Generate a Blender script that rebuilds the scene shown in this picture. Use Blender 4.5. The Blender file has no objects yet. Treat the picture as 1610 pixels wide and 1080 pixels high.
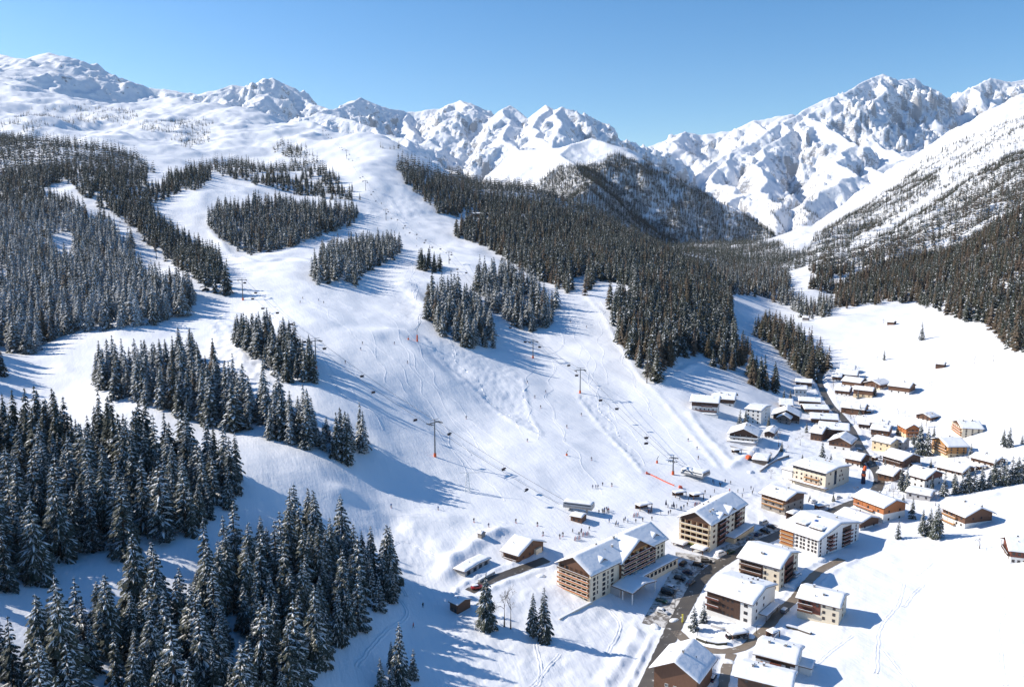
import bpy, bmesh, math, random
import numpy as np
from mathutils import Vector, Matrix
random.seed(7); rng = np.random.default_rng(11)
SC = bpy.context.scene
COL = SC.collection
R = math.radians
# ------------------------------------------------------------------ camera
FPX, PITCH, CAMH = 1270.0, R(8.24), 105.0
DK = 1.36      # depth of the survey below, metres per tabulated metre
cp, sp = math.cos(PITCH), math.sin(PITCH)
def ray(px, py):
    u = (px-805.0)/FPX; v = (py-540.0)/FPX
    yy = cp - v*sp
    return u/yy, -(sp + cp*v)/yy            # x per metre forward, z per metre forward
def W(px, py, Y):
    a, b = ray(px, py); return (a*Y, Y, CAMH + b*Y)
def WZ(px, py, z):
    a, b = ray(px, py); return W(px, py, (z-CAMH)/b)
def project(x, y, z):
    dz = z-CAMH
    d = y*cp - dz*sp; v = -(y*sp + dz*cp)/d
    return 805.0 + FPX*x/d, 540.0 + FPX*v, d
# ------------------------------------------------------------------ noise
def _h(i, j, s):
    n = (i*374761393 + j*668265263 + s*1442695041) & 0xffffffff
    n = ((n ^ (n >> 13))*1274126177) & 0xffffffff
    n = (n ^ (n >> 16))
    return (n & 0xffff)/65535.0
def vnoise(x, y, s=0):
    x = np.asarray(x, float); y = np.asarray(y, float)
    i = np.floor(x).astype(np.int64); j = np.floor(y).astype(np.int64)
    fx = x-i; fy = y-j
    def g(di, dj):
        a = _h(i+di, j+dj, s)*2*np.pi
        return np.cos(a)*(fx-di) + np.sin(a)*(fy-dj)
    wx = fx*fx*fx*(fx*(fx*6-15)+10); wy = fy*fy*fy*(fy*(fy*6-15)+10)
    return 1.4*((g(0,0)*(1-wx)+g(1,0)*wx)*(1-wy) + (g(0,1)*(1-wx)+g(1,1)*wx)*wy)
def fbm(x, y, o=5, s=0, gain=.5):
    t = 0; a = 1.0
    for k in range(o):
        t = t + a*vnoise(x, y, s+k); x = x*2.03+3.1; y = y*2.03-1.7; a *= gain
    return t
def ridged(x, y, o=5, s=0, gain=.5):
    t = 0; a = 1.0; w = 1.0
    for k in range(o):
        n = (1-np.abs(vnoise(x, y, s+k)))**2
        t = t + a*n*w; w = np.clip(n*1.6, 0, 1); x = x*2.1+1.3; y = y*2.1+4.7; a *= gain
    return t
def sstep(a, b, x):
    t = np.clip((x-a)/(b-a), 0, 1); return t*t*(3-2*t)
def inpoly(px, py, poly):
    px = np.asarray(px, float); py = np.asarray(py, float)
    c = np.zeros(px.shape, bool); n = len(poly)
    for k in range(n):
        x0, y0 = poly[k]; x1, y1 = poly[(k+1) % n]
        if y0 == y1: continue
        m = (y0 > py) != (y1 > py)
        c ^= m & (px < (x1-x0)*(py-y0)/(y1-y0)+x0)
    return c
def segdist(px, py, pts):
    """distance to a polyline and the arc parameter (0..n-1)"""
    best = np.full(np.shape(px), 1e9); par = np.zeros(np.shape(px))
    for k in range(len(pts)-1):
        x0, y0 = pts[k][:2]; x1, y1 = pts[k+1][:2]
        dx, dy = x1-x0, y1-y0; L = dx*dx+dy*dy+1e-9
        t = np.clip(((px-x0)*dx+(py-y0)*dy)/L, 0, 1)
        d = np.hypot(px-x0-t*dx, py-y0-t*dy)
        m = d < best; best = np.where(m, d, best); par = np.where(m, k+t, par)
    return best, par
# ------------------------------------------------------------------ the valley and its slopes: height by thin-plate spline through surveyed points
PZ = [ # photo point, height above the village
 (1070,1070,0),(1290,985,2),(1420,1070,3),(1600,1075,7),(1600,950,10),(1480,930,4),(1600,850,9),(1540,820,6),(1440,830,3),(1600,760,9),
 (1600,690,13),(1600,620,22),(1500,600,13),(1480,570,14),(1400,615,5),(1500,520,21),(1610,545,31),(1400,520,13),(1310,540,6),
 (1330,630,1),(1290,700,1),(1240,770,0),(1100,885,0),(1030,970,-1.5),(1000,1070,-2),(900,1050,-1),(700,1070,2),(940,950,0),
 (1000,800,4),(900,800,5),(850,850,4),(760,865,5),(670,800,9),(600,770,13),(650,930,4.5),(640,1010,4),(760,950,3),(1120,830,1),
 (1180,900,0),(1350,790,1),(1400,720,2),(1500,690,6),(1170,720,3),(1200,660,5),(1130,640,9),(1090,650,11),(1240,640,2),
 (600,960,8),(400,1070,15),(200,1075,25),(0,1075,33),(-150,1075,40),(450,900,17),(250,900,25),(0,920,31),(-200,900,42),(540,850,12),
 (1750,1000,14),(1750,800,16),(1750,650,24),(1300,1075,2),
 (700,750,11),(700,700,14.5),(700,650,20),(700,600,27),(700,550,34),(700,500,42),(700,450,50),(700,400,62),
 (805,750,9),(805,700,12),(805,650,16),(805,600,21.5),(805,550,28),(805,500,37),(810,455,46),
 (900,750,7),(900,700,10),(900,650,14),(900,600,18.5),(905,550,25),(925,500,34),(900,465,42),
 (1000,740,6),(1000,690,8.5),(990,630,13),(1000,590,18),(1100,700,5),(1060,650,11),(1040,605,17),
 (1010,560,24),(1050,540,24),(1000,500,33),(1100,580,17),(1160,600,12),(1200,570,12),(1150,540,15),(1190,545,11),(1255,610,1.5),(1250,570,3.5),(1215,530,8),
 (600,720,19),(600,650,27),(600,580,35),(600,520,42),(600,470,49),(600,430,57),(500,740,23),(500,680,29),(500,620,36),(500,560,42),(500,500,49),(500,460,55),(500,420,64),
 (400,780,25),(400,720,28),(400,650,33),(400,580,40),(400,520,46),(400,470,53),(400,430,62),
 (270,860,27),(280,720,31),(280,640,35),(280,560,41),(280,500,47),(280,450,57),
 (130,800,30),(130,690,33),(130,620,36),(130,560,39),(130,500,46),(130,440,56),(0,800,33),(0,700,34),(0,610,37),(0,550,40),(0,480,50),(0,430,60),
 (-200,750,45),(-200,600,48),(-200,480,66),
]
PY = [ # photo point, metres in front of the camera
 (0,380,560),(0,300,740),(0,240,980),(0,195,1350),(0,165,1750),(0,140,2200),(-250,380,620),(-250,260,1000),(-250,180,1600),
 (130,380,570),(130,330,660),(130,280,800),(130,235,1020),(130,200,1350),(130,170,1800),
 (270,410,545),(270,360,630),(270,310,740),(270,270,890),(270,230,1130),(270,200,1500),(240,165,1950),(300,160,2000),(200,168,2000),
 (400,390,575),(400,350,660),(400,310,760),(400,270,920),(400,230,1200),(410,205,1550),(360,178,1900),
 (520,380,625),(520,340,730),(520,300,860),(520,260,1020),(520,225,1230),(500,198,1500),(430,190,1720),
 (620,390,660),(620,350,740),(620,325,800),(605,290,860),(575,245,980),(585,216,1230),(630,228,1130),
 (700,350,770),(690,320,850),(660,285,930),(650,255,1040),(720,365,730),
 (740,290,1040),(783,298,1060),(842,302,1080),(910,328,1080),(980,362,1050),(1050,402,930),(1100,432,830),
 (783,342,840),(828,342,840),(869,354,830),(910,375,800),(850,400,690),(900,420,610),(950,440,560),(960,400,690),(1000,455,510),(1050,470,505),(1100,470,560),
 (1150,500,520),(1150,470,620),(1200,490,610),(1060,440,620),(880,340,930),(940,365,900),(1010,400,820),
 (1610,500,450),(1610,400,600),(1610,330,800),(1610,260,1150),(1610,200,1700),(1610,155,2300),(1500,460,600),(1500,410,780),(1500,355,1080),(1500,300,1450),(1500,240,1950),
 (1420,268,2200),(1350,303,2400),(1325,328,2400),(1290,355,2350),(1400,480,600),(1400,440,730),(1400,400,960),(1400,360,1350),(1400,320,1750),
 (1320,500,560),(1320,460,740),(1320,430,900),(1320,400,1170),(1320,370,1600),(1320,348,2100),
 (1240,500,600),(1240,460,767),(1240,430,950),(1240,400,1255),(1240,380,1550),(1250,367,1875),(1800,500,430),(1800,380,650),(1800,280,1100),(1800,180,1900),
]
PW = [ # ground behind the crests: metres forward, sideways share, height
 (1400,-.05,70),(1400,.1,40),(1400,.2,25),(2000,-.05,60),(2000,.1,40),(2000,.25,35),(2700,0,60),(2700,.2,40),(2700,.42,45),(2700,-.15,120),
 (1700,-.17,140),(2000,-.26,190),(2700,-.35,260),(2700,-.6,330),(2700,.65,380),(1250,-.12,150),(2700,.9,480),(1300,0,85),(1250,.1,55),
 (90,0,0),(60,0,-4),(60,.5,0),(60,-.5,10),(60,-1,16),(60,1,8),(150,-1.2,45),(300,-1.2,75),(700,-1.2,170),(1500,-1.2,340),(150,1.2,18),(400,1.2,50),(900,1.2,200),(1800,1.2,420),
]
def _old(py, z): v = (py-540)/1073.0; return (CAMH-z)/math.tan(R(11.6)+math.atan(v))
_pts = [WZ(*p) if p[1] >= 700 else W(p[0], p[1], DK*_old(p[1], p[2])) for p in PZ] + [W(a, b, DK*Y) for a, b, Y in PY] + [(s*.845*DK*Y, DK*Y, z*1.2) for Y, s, z in PW]
WK = .8
_P = np.array(_pts); _A = np.c_[_P[:,0]/_P[:,1], WK*np.log(_P[:,1])]; _Z = _P[:,2]
def _k(d2): return np.where(d2 > 1e-12, .5*d2*np.log(d2+1e-20), 0)
_n = len(_A)
_D = _k(((_A[:,None]-_A[None])**2).sum(-1)) + np.eye(_n)*4e-4
_M = np.zeros((_n+3, _n+3)); _M[:_n,:_n] = _D; _M[:_n,_n] = 1; _M[:_n,_n+1:] = _A; _M[_n,:_n] = 1; _M[_n+1:,:_n] = _A.T
_wt = np.linalg.solve(_M, np.r_[_Z, 0, 0, 0])
def h_smooth(x, y):
    x = np.atleast_1d(np.asarray(x, float)); y = np.atleast_1d(np.asarray(y, float)); sh = x.shape
    y = np.maximum(y, 30.0)
    q = np.c_[(x/y).ravel(), WK*np.log(y).ravel()]; out = np.empty(len(q))
    for a in range(0, len(q), 20000):
        b = q[a:a+20000]
        d2 = ((b[:,None,0]-_A[None,:,0])**2 + (b[:,None,1]-_A[None,:,1])**2)
        out[a:a+20000] = _k(d2) @ _wt[:_n] + _wt[_n] + b @ _wt[_n+1:]
    return out.reshape(sh)
# ------------------------------------------------------------------ materials
def nodes(m):
    m.use_nodes = True; nt = m.node_tree; return nt, nt.nodes, nt.links
def principled(name, col, rough=.6, metal=0.0, spec=.3, vary=0.0, scale=4.0, bump=0.0):
    """plain procedural material: base colour broken up by object-space noise"""
    m = bpy.data.materials.new(name); nt, N, L = nodes(m); b = N['Principled BSDF']
    b.inputs['Roughness'].default_value = rough; b.inputs['Metallic'].default_value = metal; b.inputs['Specular IOR Level'].default_value = spec
    c = (*col, 1)
    if vary > 0:
        tc = N.new('ShaderNodeTexCoord'); nz = N.new('ShaderNodeTexNoise'); nz.inputs['Scale'].default_value = scale; nz.inputs['Detail'].default_value = 5
        L.new(tc.outputs['Object'], nz.inputs['Vector'])
        mx = N.new('ShaderNodeMix'); mx.data_type = 'RGBA'
        mx.inputs[6].default_value = (*[v*(1-vary) for v in col], 1); mx.inputs[7].default_value = (*[min(1, v*(1+vary)) for v in col], 1)
        L.new(nz.outputs['Fac'], mx.inputs[0]); L.new(mx.outputs[2], b.inputs['Base Color'])
        if bump > 0:
            bp = N.new('ShaderNodeBump'); bp.inputs['Strength'].default_value = 1; bp.inputs['Distance'].default_value = bump
            L.new(nz.outputs['Fac'], bp.inputs['Height']); L.new(bp.outputs['Normal'], b.inputs['Normal'])
    else: b.inputs['Base Color'].default_value = c
    return m
def node(N, t, **kw):
    n = N.new(t)
    for k, v in kw.items():
        if k.startswith('i_'): n.inputs[int(k[2:])].default_value = v
        else: setattr(n, k, v)
    return n
def math_(N, L, op, a, b=None, c=None, clamp=False):
    n = N.new('ShaderNodeMath'); n.operation = op; n.use_clamp = clamp
    for k, v in enumerate((a, b, c)):
        if v is None: continue
        if hasattr(v, 'is_linked'): L.new(v, n.inputs[k])
        else: n.inputs[k].default_value = v
    return n.outputs[0]
def ramp(N, L, x, a, b):
    n = N.new('ShaderNodeMapRange'); n.interpolation_type = 'SMOOTHSTEP'
    L.new(x, n.inputs[0]); n.inputs[1].default_value = a; n.inputs[2].default_value = b; return n.outputs[0]
def noise_(N, L, vec, scale, detail=5, rough=.55):
    n = N.new('ShaderNodeTexNoise'); n.inputs['Scale'].default_value = scale; n.inputs['Detail'].default_value = detail; n.inputs['Roughness'].default_value = rough
    L.new(vec, n.inputs['Vector']); return n.outputs['Fac']
SNOW = (.80, .815, .84)
def snow_material(name, rockiness=0.0, steep=(.80, .62), rock_scale=.02, bumps=((.05, .35), (.25, .16), (1.2, .06)), scrub=0.0):
    m = bpy.data.materials.new(name); nt, N, L = nodes(m); b = N['Principled BSDF']
    b.inputs['Roughness'].default_value = .62; b.inputs['Specular IOR Level'].default_value = .25
    geo = N.new('ShaderNodeNewGeometry'); pos = geo.outputs['Position']
    sep = N.new('ShaderNodeSeparateXYZ'); L.new(geo.outputs['Normal'], sep.inputs[0])
    hgt = None
    for s, a in bumps:
        v = math_(N, L, 'MULTIPLY', noise_(N, L, pos, s, 4), a)
        hgt = v if hgt is None else math_(N, L, 'ADD', hgt, v)
    col = node(N, 'ShaderNodeMix', data_type='RGBA'); col.inputs[6].default_value = (*SNOW, 1); col.inputs[7].default_value = (SNOW[0]*.95, SNOW[1]*.955, SNOW[2]*.97, 1)
    L.new(noise_(N, L, pos, .03, 6), col.inputs[0]); out = col.outputs[2]
    if rockiness > 0:
        mpz = N.new('ShaderNodeMapping'); mpz.inputs['Scale'].default_value = (1, 1, 2.4); mpz.inputs['Rotation'].default_value = (.25, .2, 0); L.new(pos, mpz.inputs[0]); n1 = noise_(N, L, mpz.outputs[0], rock_scale, 9, .68); n2 = noise_(N, L, pos, rock_scale*.22, 4)
        s = math_(N, L, 'ADD', sep.outputs[2], math_(N, L, 'MULTIPLY', math_(N, L, 'SUBTRACT', n1, .5), -1.1))
        s = math_(N, L, 'ADD', s, math_(N, L, 'MULTIPLY', math_(N, L, 'SUBTRACT', n2, .5), -.6))
        mask = math_(N, L, 'MULTIPLY', ramp(N, L, s, steep[0], steep[1]), rockiness)
        rc = node(N, 'ShaderNodeMix', data_type='RGBA'); rc.inputs[6].default_value = (.14, .142, .15, 1); rc.inputs[7].default_value = (.30, .298, .305, 1)
        L.new(noise_(N, L, pos, rock_scale*5, 6), rc.inputs[0])
        mx = node(N, 'ShaderNodeMix', data_type='RGBA'); L.new(mask, mx.inputs[0]); L.new(out, mx.inputs[6]); L.new(rc.outputs[2], mx.inputs[7]); out = mx.outputs[2]
        hgt = math_(N, L, 'SUBTRACT', hgt, math_(N, L, 'MULTIPLY', mask, 1.5))
    L.new(out, b.inputs['Base Color'])
    bp = N.new('ShaderNodeBump'); bp.inputs['Strength'].default_value = 1; bp.inputs['Distance'].default_value = 1
    L.new(hgt, bp.inputs['Height']); L.new(bp.outputs['Normal'], b.inputs['Normal'])
    return m
def link(o, parent=None):
    COL.objects.link(o)
    if parent is not None: o.parent = parent
    return o
def tag(o, label=None, cat=None, group=None, kind=None):
    if label: o['label'] = label
    if cat: o['category'] = cat
    if group: o['group'] = group
    if kind: o['kind'] = kind
    return o
def grid_mesh(name, X, Y, Z, mat, smooth=True):
    nr, nc = X.shape
    me = bpy.data.meshes.new(name)
    co = np.stack([X, Y, Z], -1).reshape(-1, 3).astype(np.float32)
    idx = np.arange(nr*nc, dtype=np.int32).reshape(nr, nc)
    q = np.stack([idx[:-1,:-1], idx[:-1,1:], idx[1:,1:], idx[1:,:-1]], -1).reshape(-1, 4)
    me.vertices.add(len(co)); me.vertices.foreach_set('co', co.ravel())
    me.loops.add(q.size); me.loops.foreach_set('vertex_index', q.ravel())
    me.polygons.add(len(q)); me.polygons.foreach_set('loop_start', np.arange(0, q.size, 4, dtype=np.int32))
    me.polygons.foreach_set('use_smooth', np.full(len(q), smooth)); me.update(calc_edges=True); me.materials.append(mat)
    o = bpy.data.objects.new(name, me); link(o); return o
# ------------------------------------------------------------------ far mountains
_jag = {}
def jagged(ridges):
    """ridge lines in world metres, broken up by midpoint displacement"""
    if id(ridges) not in _jag:
        r = random.Random(len(ridges)*17+int(ridges[0][0][0])); out = []
        for i, rd in enumerate(ridges):
            P = [Vector(W(p[0], p[1], DK*p[2])) for p in rd]; amp = .035 if i == 0 else .135
            for lv in range(3):
                Q = [P[0]]
                for a, b in zip(P[:-1], P[1:]):
                    L = (b-a).length; n = Vector((-(b-a).y, (b-a).x, 0)).normalized(); m = (a+b)/2+n*r.gauss(0, amp)*L; m.z += r.gauss(0, .008 if i == 0 else .018)*L; Q += [m, b]
                P = Q; amp *= .8
            out.append(P)
        _jag[id(ridges)] = out
    return _jag[id(ridges)]
def mountain_h(ridges, x, y, k, amp, seed, pw=1.0, flute=1.0):
    x = x/1.25; y = y/1.25; SX = 1.25
    wx = fbm(x/420, y/420, 5, seed, .55)*85; wy = fbm(x/420, y/420, 5, seed+20, .55)*85
    best = np.full(x.shape, -1e4); arc = np.zeros(x.shape); bd = np.zeros(x.shape)
    for pts in jagged(ridges):
        kk = [k]*len(pts); off = 0
        for a in range(len(pts)-1):
            x0, y0, z0 = (q/SX for q in pts[a]); x1, y1, z1 = (q/SX for q in pts[a+1]); dx, dy = x1-x0, y1-y0; L = math.hypot(dx, dy)+1e-6
            def dist(xx, yy):
                t = np.clip(((xx-x0)*dx+(yy-y0)*dy)/L/L, 0, 1); return t, np.hypot(xx-x0-t*dx, yy-y0-t*dy)
            t, d0 = dist(x, y); f = np.clip(d0/190, 0.06, 1)
            t, d = dist(x+wx*f, y+wy*f)
            kq = kk[a]+(kk[a+1]-kk[a])*t
            hh = z0+(z1-z0)*t - kq*(d**pw)
            m = hh > best; best = np.where(m, hh, best); arc = np.where(m, off+t*L, arc); bd = np.where(m, d, bd); off += L
    f = np.clip(bd/150, 0.10, 1)
    fl = ridged(arc/170+seed, bd/700, 4, seed+40)-1.0
    best = best + 1.3*flute*(ridged(arc/430+seed*.7+.25*vnoise(bd/200, arc/300, 2), bd/2600, 2, seed+44)-.9)*amp*np.clip(bd/260, 0, 1)
    best = best + .5*flute*fl*f*amp + (ridged(x/380, y/380, 6, seed+60)-1.1)*amp*f*1.15 + (ridged(x/120+.3*wx/70, y/120, 5, seed+90, .6)-1.2)*amp*.50*f + (ridged(x/38, y/38, 4, seed+95, .6)-1.2)*amp*.15*np.clip(f*1.5, .3, 1)
    return best*SX
def mountain(name, ridges, box, step, k, amp, seed, mat, pw=1.0, flute=1.0):
    x0, x1, y0, y1 = box
    X, Y = np.meshgrid(np.arange(x0*1.15, x1*1.15, step*1.1), np.arange(y0*1.3, y1*1.36, step*1.25))
    Z = np.maximum(mountain_h(ridges, X, Y, k, amp, seed, pw, flute), -60)
    return tag(grid_mesh(name, X, Y, Z, mat), kind='structure')
M_mt = snow_material('snow_and_rock', .78, (.52, .38), .05, ((.02, 5), (.08, 2.2), (.3, .5)))
M_mt2 = snow_material('snow_few_rocks', .9, (.58, .42), .05, ((.02, 3), (.08, 1.2), (.3, .4)))
E_R = [[(1060,300,3500),(1150,240,3900),(1230,192,4200),(1310,152,4400),(1345,138,4500),(1372,122,4650),(1388,117,4700),(1412,127,4700),(1440,124,4800),(1458,142,4850),(1478,157,4900),(1500,160,5000),(1530,137,5100),(1558,121,5150),(1590,130,5150),(1615,125,5200),(1720,150,5300),(1900,170,5400)],
 [(1310,152,4400),(1302,200,4000),(1312,255,3500),(1285,310,2950),(1262,350,2600)],
 [(1388,117,4700),(1372,175,4300),(1378,225,3950),(1350,290,3300),(1325,335,2800)],
 [(1440,124,4800),(1452,175,4500),(1456,205,4350)],
 [(1230,192,4200),(1205,245,3750),(1195,300,3100),(1222,345,2650)],
 [(1150,240,3900),(1120,285,3500),(1150,325,2900)],
 [(1530,137,5100),(1505,190,4700),(1440,238,3950),(1395,272,3300),(1360,310,2900)],
 [(1615,125,5200),(1560,180,4500),(1500,235,3700)]]
C_R = [[(500,185,3900),(520,180,3900),(545,163,3900),(568,154,3900),(600,168,3900),(640,176,4000),(690,172,4000),(722,158,4000),(738,162,4000),(760,180,3900),(780,188,3800),(803,167,3800),(830,186,3700),(845,174,3700),(858,164,3700),(872,172,3650),(882,168,3600),(905,186,3600),(935,207,3600),(975,224,3700),(1010,236,3900)],
 [(722,158,4000),(705,205,3600),(690,235,3300),(720,270,2900)],
 [(803,167,3800),(795,205,3400),(790,260,2800)],
 [(858,164,3700),(840,215,3250),(845,275,2700)],
 [(882,168,3600),(868,220,3150),(890,270,2700)],
 [(568,154,3900),(590,200,3400),(640,240,2900)],
 [(640,176,4000),(650,215,3500)]]
B_R = [[(180,140,4600),(235,138,4600),(260,140,4600),(310,148,4600),(345,140,4600),(365,134,4700),(395,137,4700),(412,127,4800),(428,122,4800),(452,134,4800),(480,155,4700),(515,185,4500),(545,205,4500)],
 [(428,122,4800),(415,155,4400),(395,185,4000)],[(365,134,4700),(350,165,4300)],[(480,155,4700),(470,185,4300)]]
A_R = [[(-200,70,2700),(-60,95,2700),(0,84,2700),(22,90,2650),(40,92,2600),(58,86,2600),(76,82,2600),(95,88,2600),(115,103,2600),(150,120,2550),(200,136,2500),(232,154,2450),(260,175,2400)],
 [(76,82,2600),(60,105,2350),(40,130,2100)],[(115,103,2600),(100,130,2300)],[(-60,95,2700),(-80,140,2200)]]
D_R = [[(820,235,2600),(880,232,2350),(912,222,2250),(930,217,2200),(950,224,2150),(985,238,2100),(1020,256,2080),(1055,272,2050),(1100,300,2000),(1150,325,1950),(1200,356,1900),(1240,388,1800)],
 [(930,217,2200),(905,265,1950),(900,310,1750)]]
G_R = [[(940,262,5600),(1000,238,5600),(1045,222,5700),(1078,206,5700),(1100,212,5700),(1150,206,5700),(1185,190,5500),(1215,185,5500),(1245,179,5500),(1280,190,5500),(1400,160,5600)],
 [(1185,190,5500),(1150,235,5000),(1130,265,4700)],[(1078,206,5700),(1050,245,5100),(1030,270,4700)],[(1245,179,5500),(1230,210,5100)]]
mountain('mountain', E_R, (400, 5200, 2350, 5700), 8.5, .95, 70, 3, M_mt)
mountain('mountain', C_R, (-1300, 1200, 2350, 4400), 7, .80, 55, 5, M_mt)
mountain('mountain', B_R, (-3300, -700, 3700, 5200), 10, .85, 60, 9, M_mt)
mountain('mountain', A_R, (-3000, -900, 1700, 3100), 7, .42, 22, 14, M_mt2, flute=.4)
mountain('mountain', D_R, (-100, 1150, 1350, 2750), 6, .76, 15, 21, M_mt2)
mountain('mountain', G_R, (500, 3600, 4500, 6100), 14, .75, 60, 27, M_mt)
g = 16000
M_ground = snow_material('snowfield')
gx, gy = np.meshgrid(np.linspace(-g*1.3, g*1.3, 9), np.linspace(-g*1.3, g*1.3, 9)); tag(grid_mesh('ground', gx, gy, np.full(gx.shape, -62.0), M_ground), kind='structure')
# ------------------------------------------------------------------ terrain sheet with its piste edges, banks and rough snow
def gp0(px, py):
    a, b = ray(px, py); ys = np.exp(np.linspace(math.log(80), math.log(3600), 1400)); zs = h_smooth(a*ys, ys)
    k = np.where(CAMH+b*ys < zs)[0]; y = ys[k[0]] if len(k) else 3500.0
    return (a*y, y)
def smoothline(pts, n=6):
    """Catmull-Rom through the points"""
    P = [np.array(p, float) for p in pts]; P = [2*P[0]-P[1]]+P+[2*P[-1]-P[-2]]; out = []
    for i in range(1, len(P)-2):
        for k in range(n):
            t = k/n; a, b, c, d = P[i-1:i+3]
            out.append(.5*(2*b+(c-a)*t+(2*a-5*b+4*c-d)*t*t+(3*b-a-3*c+d)*t**3))
    out.append(P[-2]); return np.array(out)
ROADS = [ # photo points of the centre line, half width
 ([(985,1140),(1012,1090),(1040,1030),(1060,985),(1085,940),(1108,905),(1140,882),(1180,860),(1222,842),(1262,822),(1300,808),(1338,792),(1365,782),(1380,766),(1381,747),(1369,729),(1357,712),(1347,694),(1337,674),(1322,655),(1306,638),(1294,616),(1288,596),(1297,578)], 2.1),
 ([(1062,992),(1082,1010),(1108,1021),(1140,1025),(1172,1017),(1192,999),(1208,985),(1228,961),(1247,944),(1268,918),(1290,897),(1326,878)], 1.4),
 ([(1150,1028),(1142,1052),(1136,1085),(1128,1120)], 1.2),
 ([(738,930),(775,912),(815,897),(862,879)], 1.7),
]
PARKING = [([(1030,985),(1045,957),(1062,925),(1080,897),(1100,878)], 3.8), ([(1062,874),(1092,878),(1128,884)], 2.6), ([(1140,868),(1165,856),(1200,838),(1225,826)], 2.6)]
_RW = [(smoothline([gp0(*p) for p in pts]), w) for pts, w in ROADS]
_PW = [(smoothline([gp0(*p) for p in pts]), w) for pts, w in PARKING]
def lineW(pts): return np.array([gp0(*p) for p in pts])
BERMS = [ (lineW([(470,500),(530,518),(590,530),(640,532)]), 2.2, 9), (lineW([(690,560),(740,605),(790,645)]), -1.6, 8), (lineW([(555,262),(600,285),(650,300)]), 3.0, 16), (lineW([(640,450),(665,480),(668,510)]), 2.0, 6), (lineW([(540,775),(600,795),(660,815),(700,818)]), 1.4, 5),
 # photo points, height, width left/right of the crest
 (lineW([(925,470),(945,490),(965,528),(990,568),(1010,598),(1040,625),(1070,662),(1100,700),(1130,735)]), .6, 1.5),
 (lineW([(663,535),(700,572),(740,610),(780,645),(815,672),(850,690)]), .55, 1.2),
 (lineW([(822,598),(826,625),(832,650),(852,685)]), .5, 1.0),
 (lineW([(905,620),(925,645),(955,682),(985,715),(1010,745)]), .55, 1.2),
 (lineW([(700,905),(712,885),(735,866),(757,850),(785,838)]), 1.7, 3.0),
 (lineW([(1040,605),(1060,590),(1085,575),(1105,570)]), 1.2, 2.5),
 (lineW([(1085,650),(1105,680),(1135,712),(1150,728)]), .8, 2.0),
 (lineW([(1150,735),(1180,715),(1200,690)]), 1.3, 2.2),
 (lineW([(330,365),(365,400),(400,415),(440,410)]), 1.2, 3),
 (lineW([(640,800),(600,830),(575,860)]), -1.2, 4),
 (lineW([(650,830),(690,850),(700,880)]), 1.0, 4),
 (lineW([(1420,845),(1480,848),(1530,850),(1590,840)]), .5, 4),
 (lineW([(1500,795),(1535,790),(1570,776),(1615,768)]), .9, 1.6),
 (lineW([(1010,985),(1000,1010),(975,1045),(950,1075)]), .9, 2),
]
ROUGH = [ # outline in the photo, amplitude, wavelength
 ([(660,535),(720,545),(800,580),(822,600),(830,650),(852,690),(800,665),(740,612)], .5, 2.3),
 ([(905,620),(935,622),(975,680),(1010,745),(985,722),(950,680)], .5, 2.0),
 ([(560,830),(620,812),(690,835),(700,870),(680,905),(640,900),(600,870)], .22, 2.2),
 ([(630,440),(668,440),(672,510),(650,520),(620,500)], .4, 2.6),
 ([(730,830),(800,825),(810,850),(720,900)], .22, 2.2),
 ([(900,900),(1010,985),(960,1080),(700,1080),(700,980)], .35, 5),
 ([(1120,880),(1190,830),(1360,780),(1600,700),(1610,640),(1250,600),(1180,640),(1130,700),(1190,740),(1180,800)], .36, 3.5),
 ([(1060,1000),(1250,900),(1300,920),(1240,1000),(1280,1080),(1000,1090)], .36, 3.0),
 ([(330,500),(365,480),(480,600),(430,620),(340,560)], 1.0, 5),
 ([(560,340),(660,270),(680,330),(640,345)], .9, 7),
 ([(1330,1000),(1330,860),(1450,840),(1610,830),(1610,1080),(1330,1080)], .3, 9),
]
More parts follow.
